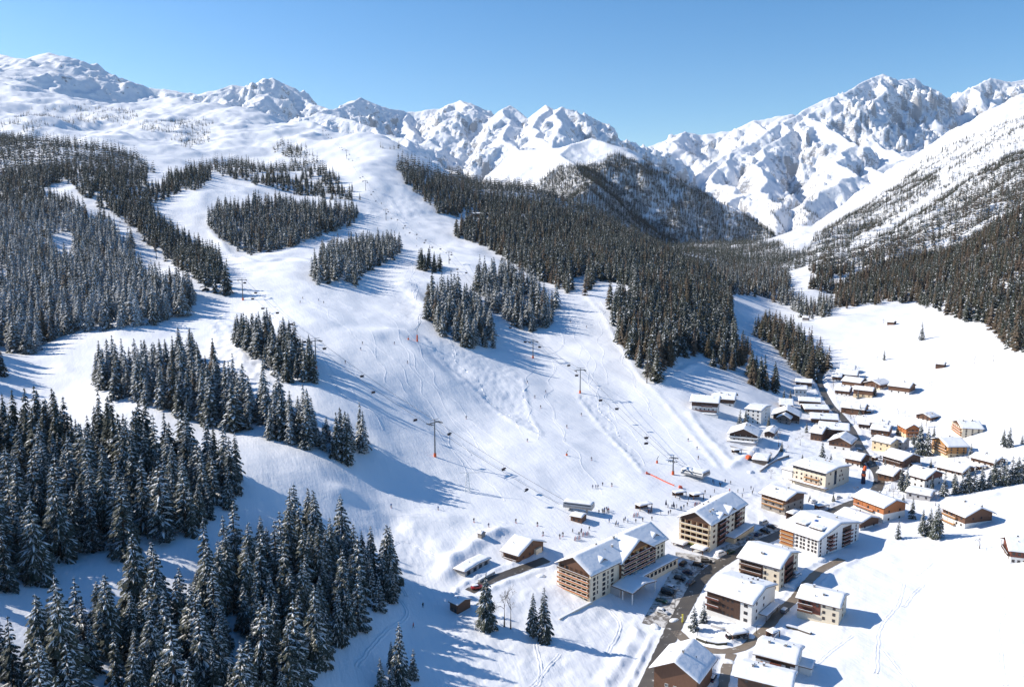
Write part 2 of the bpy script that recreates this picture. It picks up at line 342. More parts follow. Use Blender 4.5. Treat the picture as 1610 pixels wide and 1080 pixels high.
def h_ground(x, y, detail=True):
    x = np.atleast_1d(np.asarray(x, float)); y = np.atleast_1d(np.asarray(y, float))
    z = h_smooth(x, y); d = np.hypot(x, y)
    px, py, _ = project(x, y, z)
    z = z + fbm(x/90, y/90, 3, 101)*np.clip((d-200)/500, .12, 1)*3.0 + fbm(x/22, y/22, 3, 131)*.35 + fbm(x/300, y/300, 4, 151)*np.clip((d-700)/1200, 0, 1)*16
    hilly = sstep(1200, 2000, d)*sstep(.10, -.08, x/np.maximum(y, 1)); z = z + hilly*((ridged(x/260, y/260, 5, 171, .55)-1.0)*14)
    right = sstep(700, 1500, d)*sstep(.30, .42, x/np.maximum(y, 1)); z = z + right*((ridged(x/800+.2*vnoise(x/200, y/200, 4), y/150+.3*vnoise(x/240, y/240, 5), 5, 181, .55)-1.0)*20+(ridged(x/140, y/140, 5, 185, .6)-1.1)*7)
    piste = sstep(220, 340, d)*(1-sstep(1200, 1600, d))*sstep(.25, .08, x/np.maximum(y, 1)); z = z + piste*(fbm(x/48+.3*y/48, y/70, 3, 191)*1.5+(ridged(x/95+y/200, y/160, 2, 195)-.9)*1.5)
    for poly, amp, wl in ROUGH:
        m = inpoly(px+vnoise(x/6, y/6, 5)*8, py+vnoise(x/6, y/6, 6)*5, poly)
        if m.any(): z[m] = z[m]+amp*(fbm(x[m]/wl, y[m]/wl, 3, 201)*.8+.15)
    def near(line, r):
        return (x > line[:,0].min()-r) & (x < line[:,0].max()+r) & (y > line[:,1].min()-r) & (y < line[:,1].max()+r)
    for line, hh, w in BERMS:
        m = near(line, 3*w)
        if m.any():
            dd, _ = segdist(x[m], y[m], line); z[m] = z[m]+hh*np.exp(-(dd/w)**2)*(.75+.5*vnoise(x[m]/max(4, 2.5*w), y[m]/max(4, 2.5*w), 9))
    road = np.zeros(x.shape)
    for line, w in _RW+_PW:
        m = near(line, w+8)
        if m.any():
            dd, _ = segdist(x[m], y[m], line)
            zz = h_smooth(x[m], y[m]); f = sstep(w+2.6, w+.5, dd); z[m] = z[m]*(1-f)+(zz+.05)*f; road[m] = np.maximum(road[m], f)
    for line, w in _RW:
        m = near(line, w+8)
        if m.any():
            dd, _ = segdist(x[m], y[m], line); z[m] = z[m]+(1-road[m])*.75*np.exp(-((dd-w-2.0)/1.0)**2)*(.7+.8*vnoise(x[m]/3, y[m]/3, 19))
    return z
def terrain():
    nu, ny = 860, 860
    U, V = np.meshgrid(np.linspace(-1.05, 1.05, nu), np.linspace(math.log(62), math.log(3720), ny))
    Y = np.exp(V); X = U*Y
    Z = h_ground(X, Y)
    return tag(grid_mesh('terrain', X, Y, Z, M_snow), kind='structure')
M_snow = snow_material('snow', .85, (.56, .40), .05)
def groom(m):
    """combed piste: fine relief running down the fall line, and skied-out streaks"""
    nt, N, L = nodes(m); b = N['Principled BSDF']; bp = [n for n in N if n.type == 'BUMP'][0]; old = bp.inputs['Height'].links[0].from_socket
    geo = [n for n in N if n.type == 'NEW_GEOMETRY'][0]
    tot = old
    for ang, sx, sy, amp in ((-18, 1.1, .025, .08), (-30, .5, .03, .13), (-8, 2.2, .05, .04), (25, .8, .03, .04)):
        mp = N.new('ShaderNodeMapping'); mp.vector_type = 'TEXTURE'; mp.inputs['Rotation'].default_value = (0, 0, R(-ang)); mp.inputs['Scale'].default_value = (1/sx, 1/sy, 5)
        L.new(geo.outputs['Position'], mp.inputs[0]); tot = math_(N, L, 'ADD', tot, math_(N, L, 'MULTIPLY', noise_(N, L, mp.outputs[0], 1, 3, .6), amp))
    L.new(tot, bp.inputs['Height'])
groom(M_snow)
TER = terrain()
def ribbon(name, line, w, mat, lift, n=7, kind='structure', jag=.25, seed=0):
    V = []; F = []; L = len(line)
    t = np.gradient(line, axis=0); t /= np.linalg.norm(t, axis=1)[:,None]; nrm = np.c_[-t[:,1], t[:,0]]
    # even steps of about one unit
    seg = np.r_[0, np.cumsum(np.linalg.norm(np.diff(line, axis=0), axis=1))]; s = np.arange(0, seg[-1], .9)
    cx, cy = np.interp(s, seg, line[:,0]), np.interp(s, seg, line[:,1]); nx, ny_ = np.interp(s, seg, nrm[:,0]), np.interp(s, seg, nrm[:,1])
    q = np.linspace(-1, 1, n); ww = w+jag*vnoise(s/2.3, s*0+seed, 3)
    X = cx[:,None]+nx[:,None]*q*ww[:,None]; Y = cy[:,None]+ny_[:,None]*q*ww[:,None]
    Z = h_ground(X, Y)+lift
    return tag(grid_mesh(name, X, Y, Z, mat), kind=kind)
def road_material(name, dark, light, snowy, s=1.0):
    m = bpy.data.materials.new(name); nt, N, L = nodes(m); b = N['Principled BSDF']; geo = N.new('ShaderNodeNewGeometry'); p = geo.outputs['Position']
    b.inputs['Roughness'].default_value = .5
    a = node(N, 'ShaderNodeMix', data_type='RGBA'); a.inputs[6].default_value = (*dark, 1); a.inputs[7].default_value = (*light, 1); L.new(noise_(N, L, p, .25*s, 5), a.inputs[0])
    c = node(N, 'ShaderNodeMix', data_type='RGBA'); L.new(a.outputs[2], c.inputs[6]); c.inputs[7].default_value = (.62, .60, .57, 1)
    L.new(ramp(N, L, noise_(N, L, p, .55*s, 6, .65), snowy, snowy+.12), c.inputs[0]); L.new(c.outputs[2], b.inputs['Base Color']); return m
M_road = road_material('wet_asphalt', (.05, .046, .042), (.13, .11, .085), .60); M_lot = road_material('dirty_snow_lot', (.10, .09, .08), (.26, .23, .20), .43)
M_lane = road_material('gritted_lane', (.12, .095, .07), (.27, .22, .17), .60)
for i, (line, w) in enumerate(_PW): ribbon('parking_lot', line, w, M_lot, .03, 9, seed=i+5)
for i, (line, w) in enumerate(_RW): ribbon('road', line, w, M_road if i in (0, 3) else M_lane, .07, 7, seed=i)
def track(name, pts, w=.28, hgt=.16):
    """a furrow trodden or skied into the snow: two low ridges with the groove between"""
    line = smoothline([gp0(*p) for p in pts], 10); seg = np.r_[0, np.cumsum(np.linalg.norm(np.diff(line, axis=0), axis=1))]; s = np.arange(0, seg[-1], .5)
    cx, cy = np.interp(s, seg, line[:,0])+.25*vnoise(s/3, s*0, 3), np.interp(s, seg, line[:,1])+.25*vnoise(s/3, s*0, 4)
    tx, ty = np.gradient(cx), np.gradient(cy); l = np.hypot(tx, ty); nx, ny_ = -ty/l, tx/l
    q = np.array([-2.6, -1.3, -.5, 0, .5, 1.3, 2.6])*w; zz = np.array([-.05, 1, -.25, -.2, -.25, 1, -.05])*hgt
    X = cx[:,None]+nx[:,None]*q; Y = cy[:,None]+ny_[:,None]*q
    Z = h_ground(X, Y)+.06+zz[None]*(.55+.9*np.abs(vnoise(s/1.3, s*0, 8)))[:,None]; Z[:,0] -= .12; Z[:,-1] -= .12
    return tag(grid_mesh(name, X, Y, Z, M_snow), kind='structure')
TRACKS = [[(1420,920),(1412,950),(1385,985),(1380,1010),(1378,1060)],[(1452,918),(1435,935),(1420,955)],[(1567,920),(1580,955),(1568,985),(1572,1030),(1580,1080)],[(1590,905),(1575,912),(1568,925)],[(1385,1020),(1420,1060),(1440,1085)],[(1440,905),(1455,895),(1465,885)],
 [(840,1010),(850,1050),(846,1080)],[(880,1030),(855,1060),(835,1080)],[(960,960),(975,985),(955,1030)],[(570,890),(640,960),(600,1000),(560,1050)],[(700,885),(640,850),(612,870),(640,940)],
 [(1385,622),(1400,632),(1440,648),(1446,662)],[(1440,648),(1412,662)],[(1500,640),(1520,655)],[(1395,560),(1405,540),(1410,528)],[(520,585),(530,610),(545,630)],[(860,500),(880,520),(885,540),(862,555),(840,552)],[(1340,1000),(1300,1030),(1280,1050)]]
for t_ in TRACKS: track('ski_track', t_)
r_ = random.Random(31)
RUNS = [[(610,330),(630,400),(640,470),(700,560),(800,680),(930,770)],[(640,370),(660,470),(620,520),(660,600),(760,700),(860,790)],[(420,440),(500,480),(560,530),(640,620),(740,720),(840,810)],[(930,480),(920,540),(930,610),(1000,690),(1080,760)],[(880,560),(870,620),(900,690),(960,770)],[(330,400),(390,450),(470,490),(580,560),(660,660),(700,760)],[(640,790),(700,800),(780,820),(860,850)],[(960,500),(985,570),(1030,650),(1110,740)]]
for k in range(26):
    R_ = RUNS[k % len(RUNS)]; ox, oy = r_.gauss(0, 26), r_.gauss(0, 10); a = r_.randrange(0, max(1, len(R_)-3)); n = 3+r_.randrange(0, 2)
    pts = []
    for i, p in enumerate(R_[a:a+n]):
        pts.append((p[0]+ox*(1+.2*i), p[1]+oy)); 
    q = []
    for p, p2 in zip(pts[:-1], pts[1:]):
        for j in range(4): t = j/4; q.append((p[0]+(p2[0]-p[0])*t+(5 if j % 2 else -5)*r_.uniform(.3, 1.2), p[1]+(p2[1]-p[1])*t))
    track('ski_track', q+[pts[-1]], .16, .045)
# ------------------------------------------------------------------ trees
def tri_mesh(name, V, T, mats, mi=None, attrs=None, smooth=False):
    me = bpy.data.meshes.new(name); V = np.asarray(V, np.float32); T = np.asarray(T, np.int32)
    me.vertices.add(len(V)); me.vertices.foreach_set('co', V.ravel())
    me.loops.add(T.size); me.loops.foreach_set('vertex_index', T.ravel())
    me.polygons.add(len(T)); me.polygons.foreach_set('loop_start', np.arange(0, T.size, 3, dtype=np.int32))
    for m in mats: me.materials.append(m)
    if mi is not None: me.polygons.foreach_set('material_index', np.asarray(mi, np.int32))
    me.polygons.foreach_set('use_smooth', np.full(len(T), smooth))
    for k, v in (attrs or {}).items():
        a = me.attributes.new(k, 'FLOAT', 'POINT'); a.data.foreach_set('value', np.asarray(v, np.float32))
    me.update(calc_edges=True); return me
def needle_material(name, attr):
    m = bpy.data.materials.new(name); nt, N, L = nodes(m); b = N['Principled BSDF']
    b.inputs['Roughness'].default_value = .75; b.inputs['Specular IOR Level'].default_value = .15
    geo = N.new('ShaderNodeNewGeometry'); pos = geo.outputs['Position']
    if attr:
        at = N.new('ShaderNodeAttribute'); at.attribute_name = 'tint'; tint = at.outputs['Fac']
        af = N.new('ShaderNodeAttribute'); af.attribute_name = 'frost'; frost = af.outputs['Fac']
    else:
        oi = N.new('ShaderNodeObjectInfo'); tint = math_(N, L, 'MULTIPLY', oi.outputs['Random'], .5); frost = None
    cr = N.new('ShaderNodeValToRGB'); e = cr.color_ramp.elements
    e[0].position = 0; e[0].color = (.030, .041, .036, 1); e[1].position = .55; e[1].color = (.056, .062, .042, 1)
    for p, c in ((.7, (.075, .065, .04, 1)), (1.0, (.135, .10, .075, 1))):
        n = cr.color_ramp.elements.new(p); n.color = c
    L.new(tint, cr.inputs[0]); out = cr.outputs[0]
    sep = N.new('ShaderNodeSeparateXYZ'); L.new(geo.outputs['True Normal'], sep.inputs[0])
    n1 = noise_(N, L, pos, 1.3 if attr else 2.2, 3, .7)
    up = math_(N, L, 'ABSOLUTE', sep.outputs[2]) if attr else sep.outputs[2]
    s = math_(N, L, 'ADD', math_(N, L, 'MULTIPLY', up, .35), math_(N, L, 'MULTIPLY', math_(N, L, 'SUBTRACT', n1, .5), 1.6))
    s = math_(N, L, 'ADD', s, frost if frost is not None else .07)
    mask = math_(N, L, 'MULTIPLY', ramp(N, L, s, .40, .70), .85)
    if attr:
        an = N.new('ShaderNodeAttribute'); an.attribute_name = 'snow'; mask = math_(N, L, 'MAXIMUM', mask, math_(N, L, 'MULTIPLY', an.outputs['Fac'], .95))
    mx = node(N, 'ShaderNodeMix', data_type='RGBA'); L.new(mask, mx.inputs[0]); L.new(out, mx.inputs[6]); mx.inputs[7].default_value = (.74, .76, .79, 1)
    L.new(mx.outputs[2], b.inputs['Base Color']); return m
M_needle = needle_material('spruce_needles', False)
M_forest = needle_material('forest_needles', True)
M_bark = principled('bark', (.075, .055, .042), .9, vary=.4, scale=3)
M_tsnow = principled('branch_snow', (.80, .815, .84), .6, vary=.03, scale=2)
def spruce(seed, H=18.0, rad=3.3, nwh=17, nb=8, snow=.6, base=.10, droop=.55):
    """crown of drooping sprays with ribs of snow; unit metres, base at the origin"""
    r = np.random.default_rng(seed); V = []; T = []; MI = []
    def tri(a, b, c, m):
        n = len(V); V.extend((a, b, c)); T.append((n, n+1, n+2)); MI.append(m)
    lean = r.normal(0, .008, 2)
    zs = base*H + (H*.985-base*H)*(np.linspace(0, 1, nwh)**.86)
    for wi, z0 in enumerate(zs):
        f = 1-(z0-base*H)/(H-base*H)
        Lw = rad*(f**.80)*(.62+.38*min(1, (1-f)*7+.35)) + .18
        k = max(4, int(round(nb*(.55+.45*f)))); a0 = r.uniform(0, 6.28)
        for q in range(k):
            az = a0+q*6.283/k+r.normal(0, .16); L = Lw*r.uniform(.72, 1.13); zz = z0+r.normal(0, H*.010)
            if r.random() < .06: continue
            ca, sa = math.cos(az), math.sin(az); up = r.uniform(.05, .25)*(1-f)+.02; dr = droop*r.uniform(.7, 1.25)
            def P(t, s, dz=0.0):
                rr = t*L; return (ca*rr-sa*s+lean[0]*zz, sa*rr+ca*s+lean[1]*zz, zz+up*rr-dr*rr*t-abs(s)*.42+dz)
            ts = (0.08, .36, .62, .84, 1.0); ws = (.16, .30, .27, .18, .0)
            for s in (-1, 1):                       # needle sprays left and right of the rib
                for i in range(4):
                    w = ws[i]*L*r.uniform(.8, 1.25)+.10
                    tri(P(ts[i], 0), P(min(1.06, ts[i]+.34), s*w, -.10), P(min(1.0, ts[i]+.30), 0), 0)
                    tri(P(ts[i], 0), P(ts[i]+.10, s*w*.85, -.16), P(min(1.06, ts[i]+.34), s*w, -.10), 0)
            if r.random() < snow:                   # the rib of snow lying on it
                i0 = r.uniform(.05, .30); i1 = r.uniform(.72, 1.0); h = .07
                tt = np.linspace(i0, i1, 4); sw = (.5, 1.0, .85, .15)
                for i in range(3):
                    wa = (.045+.058*L)*sw[i]; wb = (.045+.058*L)*sw[i+1]
                    for s in (-1, 1):
                        a, b = P(tt[i], 0, h), P(tt[i+1], 0, h); c, d = P(tt[i], s*wa, .02), P(tt[i+1], s*wb, .02)
                        tri(a, b, c, 1); tri(b, d, c, 1)
                for s in (-1, 1):                   # and on its side sprays
                    for t0 in (.22, .48):
                        if r.random() < snow:
                            w = r.uniform(.16, .28)*L; a = P(t0, s*.03, .05); b = P(t0+.26, s*w, .03); g = .035+.034*L
                            tri((a[0], a[1], a[2]+.02), (b[0]-g*ca, b[1]-g*sa, b[2]), (b[0]+g*ca, b[1]+g*sa, b[2]), 1)
    for q in range(5):                              # leader
        a = q*1.2566; tri((0, 0, H*1.02), (.10*math.cos(a), .10*math.sin(a), H*.93), (.10*math.cos(a+1.2), .10*math.sin(a+1.2), H*.93), q % 2)
    return tri_mesh('crown', V, T, [M_needle, M_tsnow], MI)
def trunk_mesh(H, r0):
    V = []; T = []; k = 7
    for j, z in enumerate((-.8, H*.3, H*.96)):
        rr = r0*(1-max(z, 0)/H)+.03
        for q in range(k): V.append((rr*math.cos(q*6.283/k), rr*math.sin(q*6.283/k), z))
    for j in range(2):
        for q in range(k):
            a, b, c, d = j*k+q, j*k+(q+1) % k, (j+1)*k+(q+1) % k, (j+1)*k+q
            T += [(a, b, c), (a, c, d)]
    return tri_mesh('trunk', V, T, [M_bark])
SPR = []
for i, (H, rad, nwh, nb, sn, base, dr) in enumerate([(18, 3.5, 17, 8, .95, .06, .55), (21, 3.6, 19, 8, .9, .12, .6), (16, 2.7, 16, 7, .9, .05, .5), (19, 3.0, 18, 8, .9, .2, .65), (13, 2.5, 13, 7, .95, .04, .45), (20, 4.2, 18, 9, .9, .08, .6), (17, 2.6, 17, 7, .55, .06, .6)]):
    SPR.append((spruce(100+i, H, rad, nwh, nb, sn, base, dr), trunk_mesh(H, .26), H))
def larch(seed, H=17.0, rad=3.0):
    """bare winter larch: fine upswept twigs"""
    r = np.random.default_rng(seed); V = []; T = []; MI = []
    def tri(a, b, c, m=0):
        n = len(V); V.extend((a, b, c)); T.append((n, n+1, n+2)); MI.append(m)
    for wi, z0 in enumerate(np.linspace(.14*H, .97*H, 26)):
        f = 1-(z0-.14*H)/(.86*H); Lw = rad*(f**.75)*(.6+.4*min(1, (1-f)*6+.3))+.2
        for q in range(7):
            az = r.uniform(0, 6.28); L = Lw*r.uniform(.6, 1.15); ca, sa = math.cos(az), math.sin(az); up = r.uniform(-.1, .25)
            def P(t, s, dz=0.0):
                return (ca*t*L-sa*s, sa*t*L+ca*s, z0+up*t*L+dz)
            tri(P(0, -.05), P(0, .05), P(1, 0))
            for i in range(7):
                t = r.uniform(.15, .95); s = r.uniform(-.5, .5)*(1.2-t)*L*.8; dz = r.uniform(-.35, .15)
                tri(P(t-.02, 0), P(t+.03, 0), P(t+.2, s, dz), 1 if r.random() < .12 else 0)
    return tri_mesh('crown', V, T, [M_larch, M_tsnow], MI)
M_larch = principled('larch_twigs', (.135, .10, .075), .85, vary=.35, scale=1.5)
M_bare = principled('bare_twigs', (.17, .145, .125), .85, vary=.3, scale=1.5)
LAR = [(larch(301), trunk_mesh(17, .2), 17), (larch(302, 15, 2.6), trunk_mesh(15, .2), 15)]
def bare_tree(seed, H=9.0):
    """leafless broadleaf: forked limbs and twigs as thin tapered prisms"""
    r = np.random.default_rng(seed); V = []; T = []
    def limb(p, d, L, w, lv):
        p = np.array(p); d = np.array(d)/np.linalg.norm(d); q = p+d*L
        a = np.cross(d, (.3, .2, 1)); a = a/(np.linalg.norm(a)+1e-6); b = np.cross(d, a); n = len(V); w2 = w*.6
        for c, ww in ((p, w), (q, w2)):
            for k in range(3): V.append(tuple(c+ww*(a*math.cos(k*2.094)+b*math.sin(k*2.094))))
        for k in range(3):
            k2 = (k+1) % 3; T.extend([(n+k, n+k2, n+3+k2), (n+k, n+3+k2, n+3+k)])
        if lv == 0: return
        for k in range(3 if lv > 1 else 4):
            nd = d*.9+r.normal(0, .48, 3)+np.array((0, 0, .12)); limb(p+d*L*r.uniform(.6, 1), nd, L*r.uniform(.55, .8), w2, lv-1)
    limb((0, 0, H*.18), (0, 0, 1), H*.25, .11, 5)
    return tri_mesh('crown', V, T, [M_bare])
BARE = [(bare_tree(401), 9), (bare_tree(402, 7), 7), (bare_tree(403, 10), 10)]
def short_trunk(H): return trunk_mesh(H*.32, .2)
BTR = [short_trunk(h) for _, h in BARE]
def tree_obj(kind, x, y, z, H, rot, label, group=None, var=0, wide=1.0):
    cm, tm, H0 = {'s': SPR, 'l': LAR}[kind][var] if kind != 'b' else (BARE[var][0], BTR[var], BARE[var][1])
    nm = {'s': 'spruce_tree', 'l': 'larch_tree', 'b': 'bare_tree'}[kind]
    e = bpy.data.objects.new(nm, None); COL.objects.link(e); e.empty_display_size = 1
    e.location = (x, y, z); e.rotation_euler = (0, 0, rot); s = H/H0; e.scale = (s*wide, s*wide, s)
    tag(e, label, {'s': 'spruce tree', 'l': 'larch tree', 'b': 'bare tree'}[kind], group)
    link(bpy.data.objects.new('crown', cm), e); link(bpy.data.objects.new('trunk', tm), e); return e
# woods, outlined where their trees stand: (outline of the ground in the photo, spacing m, density, tree height, frost, larch share, name)
WOODS = [
 ([(-90,1230),(-60,1080),(30,1060),(90,1010),(190,975),(250,965),(290,950),(330,910),(375,880),(420,885),(470,850),(520,860),(560,880),(612,905),(632,935),(600,968),(575,980),(560,1020),(525,1060),(450,1120),(400,1230)], 4.7, .97, 16.5, .12, .0, 0),
 ([(-90,700),(20,695),(60,690),(200,700),(300,730),(370,742),(398,768),(385,800),(330,838),(270,855),(210,872),(120,908),(50,925),(-90,940)], 4.7, .94, 17.5, .05, .0, 1),
 ([(140,598),(200,582),(255,585),(290,555),(330,590),(370,612),(420,640),(480,672),(530,690),(582,702),(586,726),(545,732),(500,712),(440,695),(400,682),(330,668),(290,662),(240,642),(180,626),(148,610)], 4.7, .93, 16.5, .15, .03, 2),
 ([(362,530),(400,530),(440,535),(490,562),(498,606),(470,608),(440,600),(400,562),(365,542)], 4.6, .95, 15.5, .10, .04, 3),
 ([(-90,600),(-40,590),(5,592),(8,575),(-90,570)], 5, .8, 15, .05, 0, 4),
 ([(-90,560),(0,552),(50,558),(110,522),(150,524),(220,512),(250,512),(300,492),(309,470),(270,450),(212,432),(207,388),(172,355),(140,335),(60,330),(-90,330)], 5.0, .80, 16, .20, .08, 5),
 ([(-90,330),(60,332),(150,335),(172,350),(140,310),(100,290),(60,275),(-90,255)], 5.5, .8, 16, .08, .10, 6),
 ([(190,345),(212,360),(235,388),(290,430),(330,464),(361,463),(358,430),(320,395),(285,372),(250,345),(232,330),(200,320),(170,330)], 5, .9, 16, .06, .08, 6),
 ([(150,330),(230,330),(250,318),(300,300),(334,296),(330,270),(300,268),(250,295),(222,305),(240,270),(215,250),(190,240),(120,228),(60,225),(0,215),(-90,215),(-90,262),(60,280),(110,300)], 5.8, .74, 15.5, .04, .08, 6),
 ([(325,352),(345,376),(388,402),(440,392),(480,382),(522,366),(560,352),(556,330),(510,328),(440,322),(380,325),(330,332)], 5, .9, 16, .12, .14, 7),
 ([(484,440),(505,450),(535,440),(556,452),(572,432),(622,408),(629,392),(600,382),(545,388),(505,412)], 5, .88, 15.5, .15, .08, 7),
 ([(656,425),(690,433),(692,420),(662,410)], 5, .9, 15, 0, 0, 7),
 ([(666,500),(672,515),(705,537),(740,550),(780,551),(776,512),(742,478),(706,455),(682,465)], 4.8, .9, 16, .14, .08, 8),
 ([(748,470),(790,502),(832,526),(868,512),(878,490),(850,464),(805,435),(752,432)], 4.8, .9, 16, .16, .06, 8),
 ([(312,262),(345,275),(400,290),(440,302),(500,312),(570,318),(562,295),(520,278),(508,262),(485,238),(440,226),(425,232),(460,262),(400,262),(350,248)], 6.5, .62, 14, .03, .12, 6),
 ([(205,195),(250,215),(300,235),(330,222),(335,190),(280,190)], 8, .45, 9, .02, 0, 6),
 ([(590,226),(630,232),(650,250),(640,262),(600,240)], 8, .5, 12, 0, 0, 9),
 ([(640,290),(665,312),(690,336),(722,340),(745,335),(790,345),(880,380),(960,430),(1030,455),(1130,452),(1152,470),(1140,452),(1052,402),(982,358),(910,325),(842,298),(783,293),(740,285),(690,273),(645,255),(622,262)], 5.6, .9, 16.5, .06, .16, 9),
 ([(712,372),(735,378),(770,392),(820,425),(860,446),(905,470),(922,468),(935,440),(912,420),(930,440),(960,445),(1020,450),(1100,455),(1151,470),(1148,500),(1160,552),(1150,582),(1110,560),(1068,562),(1030,606),(1018,598),(985,560),(962,506),(946,478),(985,470),(1000,440),(960,415),(900,375),(830,348),(770,345),(735,352)], 5.0, .92, 17, .07, .22, 10),
 ([(1010,545),(1020,605),(1035,600),(1065,560),(1020,520),(985,500),(965,500)], 5.0, .75, 15, .03, .75, 10),
 ([(1120,425),(1150,462),(1200,468),(1240,482),(1250,500),(1300,500),(1320,478),(1262,470),(1245,455),(1240,430),(1180,418)], 5.6, .85, 16, .12, .25, 11),
 ([(1185,528),(1220,552),(1256,592),(1290,604),(1302,580),(1280,552),(1245,524),(1205,508)], 4.6, .9, 15, .03, .35, 11),
 ([(1170,585),(1186,612),(1226,622),(1218,602),(1195,588)], 4.5, .8, 14, .0, .3, 11),
 ([(1100,566),(1150,585),(1160,560),(1170,548),(1188,560),(1160,580)], 5, .6, 13, .02, .5, 11),
 ([(1030,392),(1080,384),(1150,380),(1225,384),(1240,392),(1235,402),(1175,404),(1120,430),(1080,425)], 6.5, .8, 15, .02, .1, 11),
 ([(1120,425),(1175,400),(1235,398),(1290,388),(1325,394),(1290,402),(1262,425),(1180,428)], 6.5, .75, 15, .02, .1, 11),
 ([(1700,580),(1600,555),(1575,540),(1550,512),(1500,500),(1470,490),(1440,478),(1400,474),(1360,480),(1322,486),(1262,458),(1300,440),(1270,425),(1300,405),(1350,400),(1420,380),(1480,345),(1540,310),(1610,268),(1700,230)], 5.2, .92, 16, .04, .45, 12),
 ([(1270,425),(1300,405),(1350,400),(1420,380),(1480,345),(1540,310),(1620,262),(1620,232),(1560,260),(1480,310),(1400,365),(1340,395)], 5.8, .85, 15, -.08, .3, 12),
 ([(1270,385),(1330,392),(1400,350),(1470,300),(1478,280),(1440,275),(1400,300),(1350,330),(1300,360)], 5.8, .85, 15, -.08, .3, 12),
 ([(1425,268),(1480,232),(1620,180),(1620,240),(1480,302),(1420,285)], 7, .42, 14, -.06, .2, 12),
 ([(0,195),(60,170),(140,165),(210,175),(225,195),(120,205),(0,215)], 8, .22, 9, .0, 0, 6),
]
_uu = np.linspace(-1.0, 1.0, 900); _ww = np.linspace(math.log(80), math.log(3650), 700)
_UU, _WW = np.meshgrid(_uu, _ww); _HH = h_ground(_UU*np.exp(_WW), np.exp(_WW))
_ANG = (_HH-CAMH)/np.exp(_WW); _RUN = np.maximum.accumulate(_ANG, 0)
def fastz(x, y):
    fi = (np.log(y)-_ww[0])/(_ww[1]-_ww[0]); fj = (x/y-_uu[0])/(_uu[1]-_uu[0])
    i = np.clip(fi.astype(int), 0, 698); j = np.clip(fj.astype(int), 0, 898); a = fi-i; b = fj-j
    return (_HH[i,j]*(1-a)+_HH[i+1,j]*a)*(1-b)+(_HH[i,j+1]*(1-a)+_HH[i+1,j+1]*a)*b
def visible(x, y, top):
    i = np.clip(((np.log(y)-.03-_ww[0])/(_ww[1]-_ww[0])).astype(int), 0, 699); j = np.clip(((x/y-_uu[0])/(_uu[1]-_uu[0])).astype(int), 0, 899)
    return (top-CAMH)/y > _RUN[i,j]-.002
CLEAR = [[(1240,446),(1322,466),(1308,483),(1268,484),(1238,468)],[(1289,449),(1355,420),(1352,433),(1320,448)],[(1150,465),(1250,498),(1247,512),(1155,508)],[(896,440),(925,432),(918,470),(905,470)],[(60,300),(100,285),(160,330),(150,345),(90,318)],[(80,370),(115,362),(118,412),(92,410)]]
TREES = []
for wi, (poly, sp_, dens, Ht, frost, larchs, wn) in enumerate(WOODS):
    P = np.array(poly, float); r = np.random.default_rng(500+wi); sp_ = sp_*(1.08 if wn in (0, 1, 2, 3, 4) else 1.25); Ht = Ht*(1.0 if wn < 5 else 1.1)
    cx = []
    ys = np.exp(np.arange(math.log(90), math.log(3600), .02))
    # plan window of this wood: intersect the outline's rays with the ground
    us = []; yy = []
    for (a, b) in poly:
        u, s = ray(a, b); hy = fastz(u*ys, ys); k = np.where(CAMH+s*ys < hy)[0]
        us.append(u); yy.append(ys[k[0]] if len(k) else 3580)
    y0, y1 = min(yy)*.9, min(max(yy)*1.15, 3620)
    xs = [u*y for u in us for y in (y0, y1)]
    gx_, gy_ = np.meshgrid(np.arange(min(xs)-10, max(xs)+10, sp_), np.arange(y0, y1, sp_))
    gx_ = gx_.ravel()+r.uniform(-.42, .42, gx_.size)*sp_; gy_ = gy_.ravel()+r.uniform(-.42, .42, gy_.size)*sp_
    m = np.abs(gx_/gy_) < 1.1; gx_, gy_ = gx_[m], gy_[m]
    z = fastz(gx_, gy_); a, b, d = project(gx_, gy_, z)
    wob = 5+600/d
    m = inpoly(a+vnoise(gx_/17, gy_/17, 7)*wob, b+vnoise(gx_/13, gy_/13, 8)*wob*.6, poly)
    cl = fbm(gx_/38, gy_/38, 3, 60+wi) if wn not in (6, 12) else (fbm(gx_/60, gy_/60, 3, 60+wi)*2.0 if wn == 6 else fbm(gx_/300, gy_/48, 3, 60)*.9)
    m &= r.random(len(gx_)) < np.clip(dens+.55*cl*(1.15-dens)*2, 0, 1)
    for q in CLEAR: m &= ~inpoly(a, b, q)
    m &= visible(gx_, gy_, z+Ht)
    m &= (a > -170) & (a < 1780) & (b < 1330)
    for x, y, zz in zip(gx_[m], gy_[m], z[m]):
        TREES.append((x, y, zz, Ht*r.uniform(.55, 1.18)*1, frost, r.random() < larchs, wn, r.random()))
TREES.sort(key=lambda t: t[0]**2+t[1]**2+(t[2]-CAMH)**2)
WOOD_NAMES = ['lowest wood under the snowy gap', 'dense wood above the snowy gap', 'wood strip between the lower ski tracks', 'small wood by the lift pole', 'wood by the curved track', 'frosted upper wood', 'upper wood', 'piste wood', 'double wood on the piste', 'shaded ridge', 'dark wood behind the piste', 'stream wood', 'frosty slope']
near = []; far = []
for t in TREES:
    a, b, d = project(t[0], t[1], t[2]+t[3]*.6)
    (near if len(near) < 262 and -30 < a < 1640 and b < 1110 and not t[5] else far).append(t)
edge_cut = {}
for i, t in enumerate(near):
    x, y, z, H, fr, la, wn, rr = t
    big = H > 17; small = H < 12
    size = 'tall' if big else ('small young' if small else 'mid-sized')
    tree_obj('s', x, y, z-.2, H, rr*6.28, f'{size} snow-laden spruce standing in the {WOOD_NAMES[wn]}', f'{size} spruces of the {WOOD_NAMES[wn]}', var=int(rr*7919) % 7, wide=1.0+.35*((rr*131) % 1))
